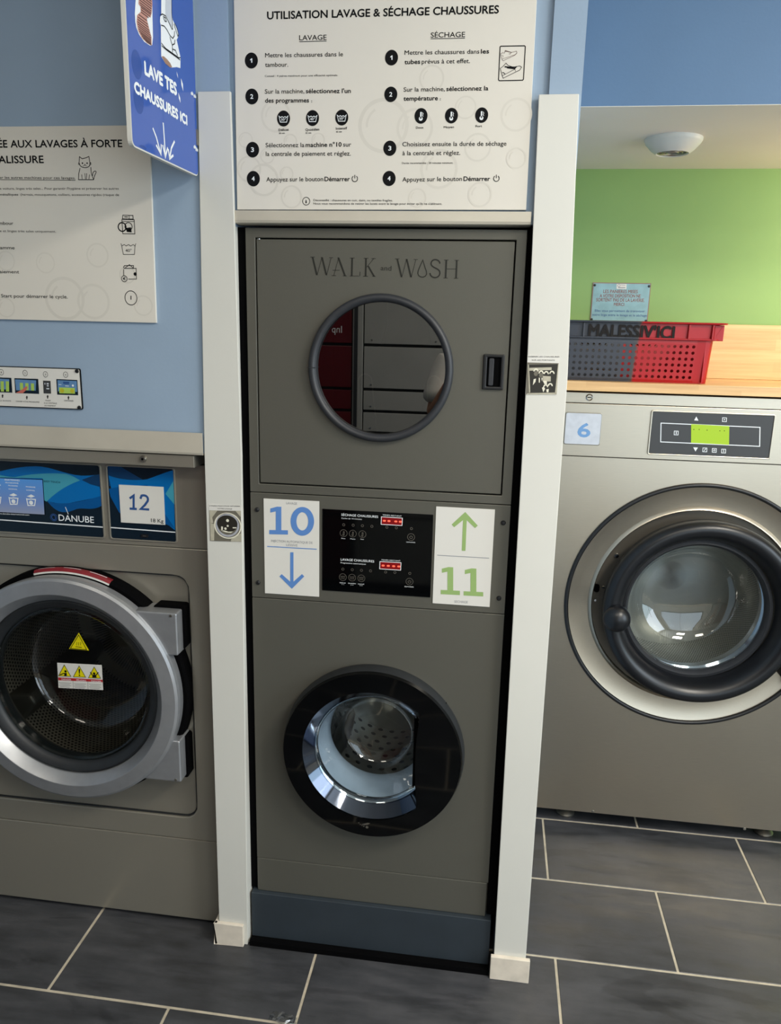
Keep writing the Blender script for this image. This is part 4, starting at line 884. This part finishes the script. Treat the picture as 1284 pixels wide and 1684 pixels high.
Print(pp, ks).stroke([(300, 362), (340, 345), (380, 350), (395, 295), (530, 340), (560, 330), (630, 310), (642, 350), (600, 395), (350, 515), (325, 485), (300, 400)], 7, True).stroke([(320, 480), (600, 385), (640, 350)], 6).stroke([(310, 395), (350, 410), (345, 445)], 6).stroke([(385, 310), (520, 335), (500, 370), (470, 370)], 10).build('shoe_drawing', 'brown', BD)
Print(pp, ks).stroke([(290, 675), (350, 630), (410, 562), (450, 610), (560, 650), (700, 622), (740, 650), (700, 710), (350, 882), (330, 830)], 11, True).stroke([(330, 832), (600, 690), (610, 740)], 9).stroke([(330, 765), (360, 765), (395, 800)], 14).stroke([(380, 640), (470, 650), (620, 650), (590, 680), (430, 660)], 26).build('shoe_drawing', 'ink', BD)

# left poster
PW = thing('heavy_soil_poster', 'white heavy soiling wash board with a cat drawing on the left blue wall', 'poster', (-.8, -.03, 1.57))
YL = -.0285; pq = yplane(YL); kl = (0, 200, 3.057)
tr = pq.at(246, 206); br_ = pq.at(256.8, 531); bl = pq.at(0, 525.5); tl = pq.at(0, 208)
V = [(-1.30, (br_.z+bl.z)/2), (br_.x, br_.z), (tr.x-.001, (tr.z+tl.z)/2), (-1.30, (tr.z+tl.z)/2)]
BD = prism('board', V, YL, -.0222, 'poster', PW, .0006)
nb = 0
for x, y, r in ((30, 700, 45), (228, 710, 48), (490, 672, 56), (325, 890, 100), (470, 905, 82), (720, 925, 48), (640, 770, 40), (30, 935, 45)): nb += 1; Print(pq, kl, .00005+.000015*nb).ring((x, y), r, max(5, r*.14), 36).ring((x, y), r*.68, max(3, r*.1), 10, 120, 185).build('bubble_print', 'bubble', BD)
p = Print(pq, kl).text('AUX LAVAGES À FORTE', (55, 130), (615, 128), 38, .03).text('SALISSURE', (-28, 209), (220, 208), 38, .03).text('MACHINE RÉSERVÉE', (-400, 131), (38, 130), 38, .03); p.build('heading', 'ink', BD)
for t, x0, y0, x1, y1, h, b in (('utiliser les autres machines pour ces lavages.', -46, 287, 380, 290, 14, .006), ('de voiture, linges très sales... Pour garantir l\'hygiène et préserver les autres', -10, 342, 597, 342, 12, 0), ('métalliques', 0, 372, 92, 372, 12, .012), ('(harnais, mousquetons, colliers, accessoires rigides (risque de', 104, 372, 599, 374, 12, 0),
   ('tambour', -26, 518, 68, 519, 17, .008), ('e et linges très sales uniquement.', 0, 555, 282, 558, 12, 0), ('programme', -66, 641, 74, 642, 17, .008), ('paiement', -16, 762, 97, 763, 17, .008), ('Start pour démarrer le cycle.', 7, 884, 341, 889, 18, .008)):
    Print(pq, kl).text(t, (x0, y0), (x1, y1), h, b).build('text_line', 'ink', BD)
Print(pq, kl).stroke([(-46, 292), (380, 295)], 2.2).build('underline', 'ink', BD)
kk = (0, 200, 4.938)
q = Print(pq, kk)
q.stroke([(642, 345), (646, 285), (668, 302), (700, 294), (722, 283), (732, 340)], 5).stroke(cub((642, 330), (640, 385), (738, 395), (736, 330)), 5).stroke([(650, 378), (640, 425), (638, 472), (760, 472), (742, 420), (738, 370)], 5).stroke([(664, 430), (668, 468)], 4).stroke([(690, 420), (694, 468)], 4).stroke([(705, 420), (702, 468)], 4).stroke([(728, 430), (722, 468)], 4)
q.stroke(cub((752, 440), (750, 400), (780, 395), (782, 410))+cub((782, 410), (775, 430), (765, 440), (762, 470))[1:], 5).disc((670, 338), 6, 10).disc((708, 338), 6, 10).poly([(683, 346), (697, 346), (690, 354)]).stroke([(675, 362), (690, 355), (705, 362)], 3)
for yy in (340, 350): q.stroke([(634, yy-3), (652, yy+3)], 3).stroke([(724, yy+3), (744, yy-3)], 3)
q.build('cat_drawing', 'ink', BD)
kk = (0, 330, 4.938)
q = Print(pq, kk).stroke([(998, 118), (1080, 120), (1082, 150), (996, 148)], 5, True).stroke([(990, 152), (1090, 155), (1096, 270), (998, 268)], 5, True).stroke([(992, 168), (1092, 170)], 4).stroke([(1048, 120), (1050, 148)], 4).stroke([(1010, 132), (1038, 133)], 6).ring((992, 214), 36, 9, 30).ring((1044, 210), 32, 6, 28).poly([(1024, 222), (1064, 216), (1070, 258), (1030, 254)]).build('machine_drawing', 'ink', BD)
q = Print(pq, kk).stroke([(982, 347), (990, 368), (1010, 356), (1024, 368), (1044, 356), (1062, 369), (1082, 356), (1096, 368), (1104, 348)], 4).stroke([(988, 360), (1002, 437), (1092, 437), (1098, 362)], 4).text('40°', (1020, 416), (1070, 416), 24, .006).build('wash_tub_drawing', 'ink', BD)
q = Print(pq, kk).stroke([(1004, 556), (1006, 612)], 5).stroke([(1042, 637), (1108, 637), (1106, 550), (1010, 550), (1004, 540), (1012, 527), (1084, 527), (1084, 548)], 5).stroke([(1018, 545), (1052, 520), (1080, 546)], 5).ring((1010, 634), 25, 5, 28).text('€', (1000, 645), (1022, 645), 24, .03).disc((1098, 596), 13, 16).build('wallet_drawing', 'ink', BD)
Print(pq, kk).ring((1064, 790), 51, 5, 36, sz=1.08).stroke([(1064, 772), (1064, 804)], 7).build('start_symbol', 'ink', BD)

# instruction strip low on the left wall
YS = -.0265; pz = yplane(YS); kz = (0, 590, 9.17)
a = pz.at(132, 606.4); b = pz.at(135.2, 674); c = pz.at(0, 601.8); d = pz.at(0, 668.5)
IP = thing('instruction_strip', 'long white four step photo instruction plate low on the blue wall', 'sign', (-.85, YS, 1.4))
prism('plate_edge', rrect(-1.34, (a.x+b.x)/2, (b.z+d.z)/2, (a.z+c.z)/2, .004, 3), YS+.0005, -.0222, 'ink', IP)
BD = prism('plate', rrect(-1.338, (a.x+b.x)/2-.002, (b.z+d.z)/2+.002, (a.z+c.z)/2-.002, .003, 3), YS, -.0225, 'paper', IP)
for u, v in ((1160, 187), (1195, 738)):
    q = pz.at(u/9.17, 590+v/9.17); lathe('fixing_screw', [(0, -.003), (.0035, -.0026), (.0047, 0)], q.x, q.z, 'black', IP, 16, cy=YS)
p = Print(pz, kz)
for n, (x, y) in enumerate(((22, 203), (380, 215), (687, 235), (991, 240))): p.ring((x, y), 36, 5, 26, sz=1.15).text(str(n+1), (x-(5 if n == 0 else 9), y+15), (x+(5 if n == 0 else 9), y+15), 28)
for x, y in ((40, 560), (406, 583), (720, 572), (1034, 586)): p.poly([(x, y-28), (x+17, y), (x+8, y), (x+8, y+28), (x-8, y+28), (x-8, y), (x-17, y)])
for t, x0, y0, x1, y1 in (('TOUCHEZ ECRAN', -150, 636, 165, 645), ('CHOISIR VOTRE PROGRAMME', 240, 650, 596, 664), ('PASSER', 688, 638, 768, 641), ('A LA CENTRALE', 664, 676, 860, 682), ('DE PAIEMENT', 674, 716, 845, 720), ('DEMARRER', 970, 640, 1110, 645)): p.text(t, (x0, y0), (x1, y1), 20)
p.build('step_lettering', 'ink', BD)
for i, q in enumerate(([(-150, 275), (172, 288), (188, 512), (-140, 500)], [(218, 292), (577, 304), (592, 530), (232, 516)], [(650, 330), (762, 334), (772, 526), (660, 522)], [(850, 306), (1167, 320), (1180, 550), (864, 540)])):
    ph = Print(pz, kz).poly(q).build('step_photo', 'navy' if i != 2 else 'lcdgrey', BD)
    x0, y0 = q[0]
    if i == 2: Print(pz, kz, .0007).poly([(705, 365), (738, 366), (738, 388), (705, 387)]).poly([(708, 398), (736, 399), (737, 418), (708, 417)]).poly([(700, 440), (745, 442), (745, 462), (702, 460)]).poly([(672, 362), (686, 362), (687, 388), (673, 388)]).build('photo_detail', 'palegrey', ph); continue
    if i == 3:
        s_ = Print(pz, kz, .0006).poly([(868, 322), (1158, 335), (1166, 500), (876, 490)]).build('photo_screen', 'skyprint', ph)
        Print(pz, kz, .0009).poly([(952, 345), (1045, 348), (1047, 380), (955, 378)]).build('photo_detail', 'inkdblue', s_)
        Print(pz, kz, .0009).disc((1102, 404), 16, 12).stroke([(985, 408), (1042, 411)], 8).stroke([(888, 386), (930, 390)], 6).build('photo_detail', 'inkwhite', s_)
        Print(pz, kz, .0009).poly([(892, 430), (1130, 440), (1134, 526), (898, 520)]).build('photo_detail', 'limeprint', s_)
        Print(pz, kz, .0012).disc((938, 480), 32, 10).disc((1092, 486), 30, 10).build('photo_detail', 'mustard', s_)
    else:
        s_ = Print(pz, kz, .0006).poly([(q[0][0]+10, q[0][1]+18), (q[1][0]-30, q[1][1]+22), (q[2][0]-50, q[2][1]-50), (q[3][0]+14, q[3][1]-40)]).build('photo_screen', 'skyprint', ph)
        g = Print(pz, kz, .0009)
        for x, y in (((12, 338), (90, 338), (-70, 334)) if i == 0 else ((302, 362), (384, 366), (468, 370))): g.poly([(x, y), (x+48, y+2), (x+52, y+(156 if i == 0 else 110)), (x+4, y+(154 if i == 0 else 108))])
        g.build('photo_detail', 'limeprint', s_)
        if i == 1: Print(pz, kz, .0012).poly([(240, 516), (330, 470), (390, 420), (412, 415), (420, 432), (400, 470), (350, 518)]).build('photo_detail', 'skinprint', s_)

# ================================================================== PROJECTING SIGN
sa = Vector((-.3868, -.03, 1.884)); sb = Vector((-.3969, -.3125, 1.884)); e1 = (sa-sb).normalized(); Ns = Vector((e1.y, -e1.x, 0))
PSG = Plane(sb, e1, Ns); LW = (sa-sb).length; HS = .56
SG = thing('projecting_sign', 'blue projecting sign with white shoes pointing down, on the left pillar', 'sign', sa)
P2 = rrect(0, LW, 0, HS, .012, 5); n = len(P2); V = [PSG.p3(q, 0) for q in P2]+[PSG.p3(q, -.008) for q in P2]
mk('sign_panel', V, [tuple(range(n)), tuple(range(2*n-1, n-1, -1))]+[(i, (i+1) % n, n+(i+1) % n, n+i) for i in range(n)], 'white', SG)
P3 = rrect(.0025, LW-.001, .0025, HS-.0025, .010, 5)
FC = mk('sign_face', [PSG.p3(q, .0004) for q in P3], [tuple(range(len(P3)))], 'signblue', SG)
for z in (.06, .44):
    mk('wall_bracket', *boxg(-.398, -.384, -.036, -.0295, 1.884+z, 1.884+z+.03), 'metalcap', SG)
g6 = (210, 90, 8.015); g5 = (195, 0, 9.171); LFT = .0008
Print(PSG, g6, LFT).text('LAVE TES', (222, 252), (640, 533), 168, .075).build('sign_lettering', 'inkwhite', FC)
Print(PSG, g6, LFT).text('CHAUSSURES ICI', (86, 488), (778, 926), 144, .075).build('sign_lettering', 'inkwhite', FC)
for pts in ([(325, 965), (372, 1090), (432, 1310)], [(462, 895), (478, 1130), (490, 1345)], [(612, 1140), (570, 1230), (547, 1370)]): Print(PSG, g6, LFT).stroke(pts, 13).build('arrow_shaft', 'inkwhite', FC)
for pts in ([(370, 1190), (432, 1310), (436, 1180)], [(455, 1190), (490, 1345), (522, 1225)], [(530, 1245), (547, 1370), (596, 1325)]): Print(PSG, g6, LFT).stroke(pts, 13).build('arrow_head', 'inkwhite', FC)
for pts in ([(640, 222), (652, 268), (658, 312), (643, 262)], [(696, 310), (722, 385), (726, 485), (702, 400)], [(662, 500), (686, 570), (690, 635), (668, 575)]): Print(PSG, g6, LFT).poly(pts).build('sparkle', 'inkwhite', FC)
for x, y in ((115, 130), (140, 590), (195, 1225)):
    Print(PSG, g6, .0006).disc((x, y), 62, 26, 1.3 if y > 1200 else 1.25).build('dark_spot', 'signdark', FC) if y < 1200 else Print(PSG, g6, .0006).poly([(140, 1200), (175, 1188), (215, 1200), (245, 1240), (235, 1255), (160, 1215)]).build('dark_spot', 'signdark', FC)
# shoe seen from below, and shoe with leg
UPX = -330
Print(PSG, g5, .0008).poly([(340, UPX-60), (285, UPX), (262, UPX+90), (250, 0), (238, 200), (245, 330), (262, 420), (300, 520), (380, 630), (470, 690), (500, 680), (512, 560), (505, 300), (500, 0), (492, UPX+90), (470, UPX), (420, UPX-60)]).build('shoe_side', 'inkwhite', FC)
so_ = Print(PSG, g5, .0011).poly([(350, UPX-30), (315, UPX+20), (302, UPX+110), (290, 60), (320, 100), (325, 180), (270, 230), (262, 330), (285, 460), (340, 570), (420, 650), (490, 688), (488, 560), (465, 480), (440, 380), (420, 300), (430, 240), (470, 270), (490, 200), (500, 60), (486, UPX+110), (462, UPX+20), (420, UPX-30)]).build('shoe_sole', 'solered', FC)
def lerp(T, y):
    for (ya, xa), (yb, xb) in zip(T, T[1:]):
        if y <= yb: return xa+(xb-xa)*max(0, (y-ya))/(yb-ya)
    return T[-1][1]
LE = [(-250, 318), (60, 300), (100, 322), (180, 325), (230, 274), (330, 268), (460, 292), (570, 348), (650, 425)]; RE = [(-250, 480), (60, 492), (200, 484), (262, 462), (270, 428), (300, 424), (380, 438), (480, 462), (560, 482), (680, 484)]
for k in range(25):
    y = -250+k*36; xl = lerp(LE, y)+6; pts = [(xl, y)]
    x = xl
    while x < 490 and y+(x-xl)*.75 < 675 and x < lerp(RE, y+(x-xl)*.75)-8: x += 6
    if x-xl < 14: continue
    Print(PSG, g5, .0014).stroke([(xl, y), (x, y+(x-xl)*.75)], 7).build('sole_stripe', 'brown', so_)
LGp = Print(PSG, g5, .0008).poly([(655, -1100), (640, UPX), (636, 210), (620, 260), (618, 330), (630, 390), (633, 640), (636, 850), (700, 960), (790, 1020), (870, 1012), (925, 1028), (928, 870), (900, 740), (870, 600), (895, 555), (890, 480), (850, 380), (810, 300), (795, 210), (792, UPX), (790, -1100)]).build('shoe_and_leg', 'inkwhite', FC)
Print(PSG, g5, .0011).poly([(640, 850), (672, 848), (720, 890), (770, 950), (800, 1015), (770, 1018), (700, 960)]).build('shoe_heel', 'tan', LGp)
Print(PSG, g5, .0011).poly([(700, UPX), (700, 220), (740, 290), (790, 420), (800, 380), (795, 200), (790, UPX)]).build('sock_shade', 'palegrey', LGp)
q = Print(PSG, g5, .0013)
for pts in ([(622, 230), (650, 212), (700, 240), (740, 320), (795, 438), (806, 440), (800, 300), (792, 200), (788, UPX)], [(632, 380), (680, 395), (720, 450), (770, 540), (808, 580), (832, 540), (836, 470)], [(636, 650), (700, 730), (800, 800), (900, 872), (925, 870)], [(640, 690), (720, 760), (820, 830), (920, 905)], [(800, 680), (835, 660), (842, 600)], [(805, 740), (850, 760), (880, 840)], [(765, 560), (800, 680), (805, 790)], [(825, 360), (850, 440), (885, 550), (896, 520), (870, 420), (836, 350)], [(663, 250), (700, 270), (712, 325), (690, 320), (668, 270)]): q.stroke(pts, 6)
q.build('shoe_outline', 'ink', LGp)
for u, v in ((843, 510), (880, 545), (880, 1215), (905, 1250)): Print(PSG, g6, .0008).stroke([(u-16, v), (u+16, v+10)], 12).stroke([(u, v-25), (u, v+25)], 9).build('small_star', 'inkwhite', FC)

# ================================================================== PICTURE STICKERS ON THE PILLARS
def sticker(name, label, crop, quad, cap, y):
    a, b, c, d = [at(crop[0]+u/crop[2], crop[1]+v/crop[2], y) for u, v in quad]
    T = thing(name, label, 'sticker', ((a.x+b.x)/2, y, d.z))
    o = box('paper_backing', (a.x+d.x)/2, (b.x+c.x)/2, y, YP-.0001, (c.z+d.z)/2, (a.z+b.z)/2, 'paper', T)
    P = yplane(y)
    for t, p0, p1, h in cap: Print(P, crop).text(t, p0, p1, h).build('caption_line', 'ink', o)
    return T, P, o
gy = lambda h: mat('photo_grey_'+h, h, .4, var=.08, vscale=120)
g1, g2, g3, g4 = gy('2A2822'), gy('6C685C'), gy('B4AF9C'), gy('E2DECB')
k1 = (320, 800, 10.7); ys = YP-.0006
T, P, o = sticker('drum_photo_sticker', 'small square photo sticker of an open washer drum on the left pillar', k1, [(255, 318), (815, 325), (828, 985), (272, 965)], [('4 PAIRES MAXI POUR OPTIMISER', (258, 350), (804, 358), 20), ('VOTRE LAVAGE', (402, 398), (660, 404), 20)], ys)
ph = Print(P, k1).poly([(260, 420), (812, 430), (825, 975), (275, 958)]).build('photo', g2, o)
Print(P, k1, .0006).poly([(262, 422), (400, 425), (310, 545), (330, 640), (275, 640)]).poly([(720, 430), (812, 432), (812, 540)]).poly([(275, 640), (350, 660), (345, 950), (285, 955)]).poly([(640, 930), (822, 820), (824, 970), (640, 965)]).build('photo_light_area', g3, ph)
Print(P, k1, .0008).ring((585, 690), 240, 22, 40, sz=.95).build('photo_ring', g4, ph)
Print(P, k1, .0008).ring((578, 680), 208, 34, 40, sz=.98).build('photo_ring', gy('A9ABB2'), ph)
dk = Print(P, k1, .001).disc((575, 655), 180, 36, .82).build('photo_drum', g1, ph)
Print(P, k1, .0012).disc((582, 598), 26, 14).disc((585, 692), 18, 12).poly([(470, 700), (500, 705), (500, 760), (470, 770)]).poly([(470, 775), (520, 770), (600, 795), (680, 790), (640, 815), (550, 805)]).poly([(670, 715), (740, 715), (735, 735), (675, 735)]).disc((545, 740), 22, 10).build('photo_shoes', g4, dk)
k2 = (840, 560, 10.7)
T, P, o = sticker('shoe_rack_photo_sticker', 'small square photo sticker of shoes on dryer racks on the right pillar', k2, [(290, 260), (858, 268), (812, 965), (258, 950)], [('INSERER LES CHAUSSURES', (306, 294), (852, 298), 24), ('SUR LES PORTANTS', (366, 354), (770, 358), 22)], ys)
ph = Print(P, k2).poly([(288, 385), (842, 400), (806, 950), (258, 950)]).build('photo', g2, o)
Print(P, k2, .0006).poly([(318, 425), (835, 415), (770, 915), (340, 915)]).build('photo_dark_area', g1, ph)
Print(P, k2, .0008).poly([(325, 480), (715, 470), (715, 520), (325, 530)]).poly([(300, 420), (316, 425), (340, 900), (318, 930)]).poly([(828, 415), (842, 405), (805, 945), (775, 930)]).poly([(290, 930), (780, 915), (800, 948), (262, 950)]).poly([(560, 620), (700, 630), (700, 720), (560, 720)]).build('photo_light_area', g3, ph)
sh = Print(P, k2, .001)
for x, y in ((440, 545), (530, 580), (620, 590), (720, 585)): sh.ring((x, y), 46, 20, 16, 0, 180, 1.2)
for x, y in ((610, 820), (690, 800)): sh.ring((x, y), 44, 20, 16, 0, 180, 1.2)
sh.poly([(560, 705), (630, 710), (635, 780), (590, 770)]).poly([(545, 830), (580, 810), (600, 850), (570, 910)]).poly([(620, 860), (665, 850), (660, 910), (630, 910)]).poly([(400, 680), (440, 670), (430, 730), (385, 785)]).poly([(490, 650), (510, 660), (508, 740), (490, 740)]).poly([(535, 660), (558, 655), (545, 720)])
sh.build('photo_shoes', g4, ph)
Print(P, k2, .0012).disc((440, 580), 38, 18, 1.2).disc((530, 610), 38, 18, 1.1).build('photo_shoe_soles', g2, ph)

# torn bit of clear film on the tile joint
c = at(466, 1674, 0); P0 = Plane((0, 0, 0), (1, 0, 0), (0, -1, 0))
V = []; F = []; random.seed(3)
for i in range(9):
    for j in range(5):
        x = (i/8-.5)*.066; y = (j/4-.5)*.03*(1-.5*abs(i/8-.5)); V.append((-.0+x+random.uniform(-.002, .002), y+random.uniform(-.002, .002), .0012+abs(random.gauss(0, .0022))))
for i in range(8):
    for j in range(4): F.append((i*5+j, i*5+j+1, (i+1)*5+j+1, (i+1)*5+j))
d = ray(466, 1676); g = CAM_POS+d*(-CAM_POS.z/d.z)
fl = mk('plastic_scrap', V, F, 'clear', None, None); fl.location = (g.x, g.y, 0); fl.rotation_euler.z = radians(-6)
tag(fl, 'crumpled scrap of clear plastic film lying on the tile joint', 'plastic scrap')

# ================================================================== LOCKERS BEHIND THE CAMERA (seen mirrored in the dryer window)
YK = -2.8
def mir(u, v): q = at(u, v, -YK); return q.x, q.z
xd0, _ = mir(579, 600); xd1, _ = mir(596, 600); zr = [mir(590, v)[1] for v in (567, 640)]; hh = zr[0]-zr[1]
LK = thing('parcel_lockers', 'tall bank of red and grey parcel lockers on the rear wall', 'lockers', (-.5, YK-.2, 0))
box('locker_body', -2.2, .62, YK-.45, YK-.02, 0, 2.05, 'softblack', LK)
box('divider_post', xd0, xd1, YK-.02, YK+.004, .05, 2.0, 'lockgrey', LK, .004)
box('divider_post', xd0+.01, xd0+.03, YK+.004, YK+.012, .05, 2.0, 'charcoal', LK)
zs = [zr[0]+hh, zr[0], zr[1], zr[1]-.5*hh, zr[1]-hh]
zs = [min(2.0, zs[0]+hh)]+zs+[zs[-1]-hh, zs[-1]-2*hh, .06] 
for i in range(len(zs)-1):
    z1, z0 = zs[i]-.008, zs[i+1]+.008
    if z1-z0 < .03: continue
    d1 = box('locker_door', -1.0, xd0-.006, YK-.02, YK, z0, z1, 'lockred', LK, .003)
    d2 = box('locker_door', xd1+.006, .60, YK-.02, YK, z0, z1, 'lockgrey', LK, .003)
    box('locker_door', -2.19, -1.012, YK-.02, YK, z0, z1, 'lockred', LK, .003)
    for x, dd in ((xd0-.26, d1), (xd1+.05, d2), (xd1+.42, d2)):
        mk('door_stud', *ballg((x, YK+.002, z0+.02), .006, .004, .006, 8), 'chrome', dd)

# ================================================================== PHOTOGRAPHER (seen mirrored in the dryer window)
def skinned(name, chains, m, parent, sub=2):
    """chains of (point, radius) sharing points; grown with Skin and Subdivision and applied"""
    V, R_, E, idx = [], [], [], {}
    for ch in chains:
        prev = None
        for pt, r in ch:
            k = tuple(round(c, 4) for c in pt)
            if k not in idx: idx[k] = len(V); V.append(pt); R_.append(r if isinstance(r, tuple) else (r, r))
            if prev is not None: E.append((prev, idx[k]))
            prev = idx[k]
    me = bpy.data.meshes.new(name); me.from_pydata(V, E, []); o = bpy.data.objects.new(name, me); COL.objects.link(o)
    o.modifiers.new('skin', 'SKIN')
    for i, r in enumerate(R_): me.skin_vertices[0].data[i].radius = r
    me.skin_vertices[0].data[0].use_root = True
    o.modifiers.new('smooth', 'SUBSURF').levels = sub; o.modifiers['smooth'].render_levels = sub
    bpy.context.view_layer.update(); ev = bpy.data.meshes.new_from_object(o.evaluated_get(bpy.context.evaluated_depsgraph_get()))
    bpy.data.objects.remove(o); bpy.data.meshes.remove(me); ev.name = name; ev.materials.clear()
    for p_ in ev.polygons: p_.use_smooth = True
    return link(name, ev, m, parent)
PX, PY = .195, -2.07
PE = thing('person', 'person in a light grey t-shirt and dark trousers holding up a phone', 'person', (PX, PY, 0))
SK = mat('skin', 'B98A6E', .5, var=.04, vscale=20); SHIRT = mat('light_grey_jersey', 'E6E4DC', .8, var=.05, vscale=40, bump=.3, bscale=200); TROU = mat('black_denim', '17181B', .8, var=.1, vscale=60); HAIR = mat('dark_brown_hair', '241A14', .6, var=.2, vscale=80)
A_ = lambda x, y, z: (PX+x, PY+y, z)
body = [[(A_(0, 0, 1.00), (.14, .10)), (A_(0, .0, 1.18), (.125, .095)), (A_(0, -.01, 1.36), (.15, .10)), (A_(0, -.01, 1.44), (.10, .07)), (A_(0, .0, 1.50), (.055, .055)), (A_(0, .02, 1.565), (.065, .075)), (A_(0, .03, 1.64), (.078, .096)), (A_(0, .02, 1.72), (.06, .075))]]
hand = {}
for sx in (-1, 1):
    wr = (.25+sx*.090, -1.778, 1.545)
    body.append([(A_(0, -.01, 1.36), (.15, .10)), (A_(sx*.17, -.01, 1.41), .058), (A_(sx*.235, .05, 1.18), .043), (wr, .028), ((wr[0]-sx*.004, -1.745, 1.575), (.036, .018))])
    for k in range(4):
        b = (wr[0]-sx*(.004), -1.742+.004*k, 1.572+.021*(k-1.5)+.01)
        body.append([((wr[0]-sx*.004, -1.745, 1.575), (.036, .018)), b, ] if 0 else [((wr[0]-sx*.004, -1.745, 1.575), (.036, .018)), ((wr[0]-sx*.006, -1.722, b[2]), .009), ((wr[0]-sx*.034, -1.7195, b[2]+.004), .0082), ((wr[0]-sx*.056, -1.7205, b[2]+.006), .007)])
    body.append([((wr[0]-sx*.004, -1.745, 1.575), (.036, .018)), ((wr[0]-sx*.026, -1.757, 1.558), .011), ((wr[0]-sx*.054, -1.7505, 1.566), .009)])
for sx in (-1, 1):
    body.append([(A_(0, 0, 1.00), (.14, .10)), (A_(sx*.095, 0, .90), .085), (A_(sx*.11, .01, .50), .055), (A_(sx*.115, -.02, .10), .038), (A_(sx*.125, .10, .045), (.04, .03)), (A_(sx*.13, .17, .035), (.035, .022))])
BY = skinned('body', body, SK, PE)
sh = [[(A_(0, 0, .93), (.175, .125)), (A_(0, .0, 1.05), (.165, .12)), (A_(0, .0, 1.2), (.155, .115)), (A_(0, -.01, 1.36), (.175, .12)), (A_(0, -.01, 1.45), (.10, .08))]]
for sx in (-1, 1): sh.append([(A_(0, -.01, 1.36), (.175, .12)), (A_(sx*.175, -.01, 1.415), .075), (A_(sx*.215, .025, 1.29), .078), (A_(sx*.228, .045, 1.23), .080)])
skinned('t_shirt', sh, SHIRT, PE)
tr_ = [[(A_(0, 0, 1.0), (.165, .12)), (A_(0, 0, .93), (.17, .125))]]
for sx in (-1, 1): tr_.append([(A_(0, 0, .93), (.17, .125)), (A_(sx*.1, 0, .82), .098), (A_(sx*.112, .01, .5), .075), (A_(sx*.117, -.02, .09), .068)])
skinned('trousers', tr_, TROU, PE)
for sx in (-1, 1):
    skinned('shoe', [[(A_(sx*.116, -.045, .05), (.042, .046)), (A_(sx*.12, .05, .045), (.047, .042)), (A_(sx*.128, .15, .034), (.046, .030)), (A_(sx*.131, .20, .03), (.034, .024))]], 'white', PE)
mk('hair', *join([ballg(A_(0, .008, 1.69), .088, .104, .095, 20)]), HAIR, PE, 60)
hr = PE.children[-1]; bm = bmesh.new(); bm.from_mesh(hr.data)
bmesh.ops.delete(bm, geom=[v for v in bm.verts if (v.co.y > PY+.055 and v.co.z < 1.735) or v.co.z < 1.615], context='VERTS'); bm.to_mesh(hr.data); bm.free()
hd = BY
for sx in (-1, 1):
    e = mk('eye', *ballg(A_(sx*.032, .112, 1.655), .013, .010, .009, 12), 'inkwhite', BY, 60)
    mk('iris', *ballg(A_(sx*.032, .1195, 1.655), .0058, .0035, .0058, 10), 'brown', e, 60)
    mk('ear', *ballg(A_(sx*.083, .02, 1.635), .012, .022, .032, 12), SK, BY, 60)
    tube('eyebrow', [A_(sx*.016, .118, 1.678), A_(sx*.034, .120, 1.683), A_(sx*.052, .110, 1.677)], .0035, HAIR, BY, 6)
mk('nose', [A_(-.007, .112, 1.655), A_(.007, .112, 1.655), A_(-.017, .112, 1.612), A_(.017, .112, 1.612), A_(0, .143, 1.617), A_(0, .110, 1.604)], [(0, 1, 4), (0, 4, 2), (1, 3, 4), (2, 4, 5), (4, 3, 5), (0, 2, 5, 3, 1)], SK, BY, 80, .003)
mk('mouth', *ballg(A_(0, .106, 1.582), .024, .010, .007, 12), mat('lip', '9A5A50', .5, var=0), BY, 60)
PH = thing('mobile_phone', 'dark mobile phone held up in both hands of the person', 'phone', (.25, -1.735, 1.52))
prism('phone_case', rrect(.2120, .2880, 1.512, 1.668, .010), -1.7385, -1.7305, 'black', PH, .002)
box('phone_screen', .2150, .2850, -1.7390, -1.7384, 1.516, 1.664, 'gloss', PH)

q = at(553, 541, -YK); PLK = Plane((q.x, YK+.0004, q.z), (-1, 0, 0), (0, 1, 0)); g = Print(PLK); V, F = glyphs('Inp', 0)
g.put([Vector((-.035+v.x*.052, -.02+v.y*.056)) for v in V], F)
ds = [o for o in LK.children if o.name.startswith('locker_door') and o.data.materials[0] == M['lockred']]
g.build('locker_lettering', 'inkwhite', min(ds, key=lambda o: abs(sum(v.co.z for v in o.data.vertices)/8-q.z)+abs(sum(v.co.x for v in o.data.vertices)/8-q.x)))
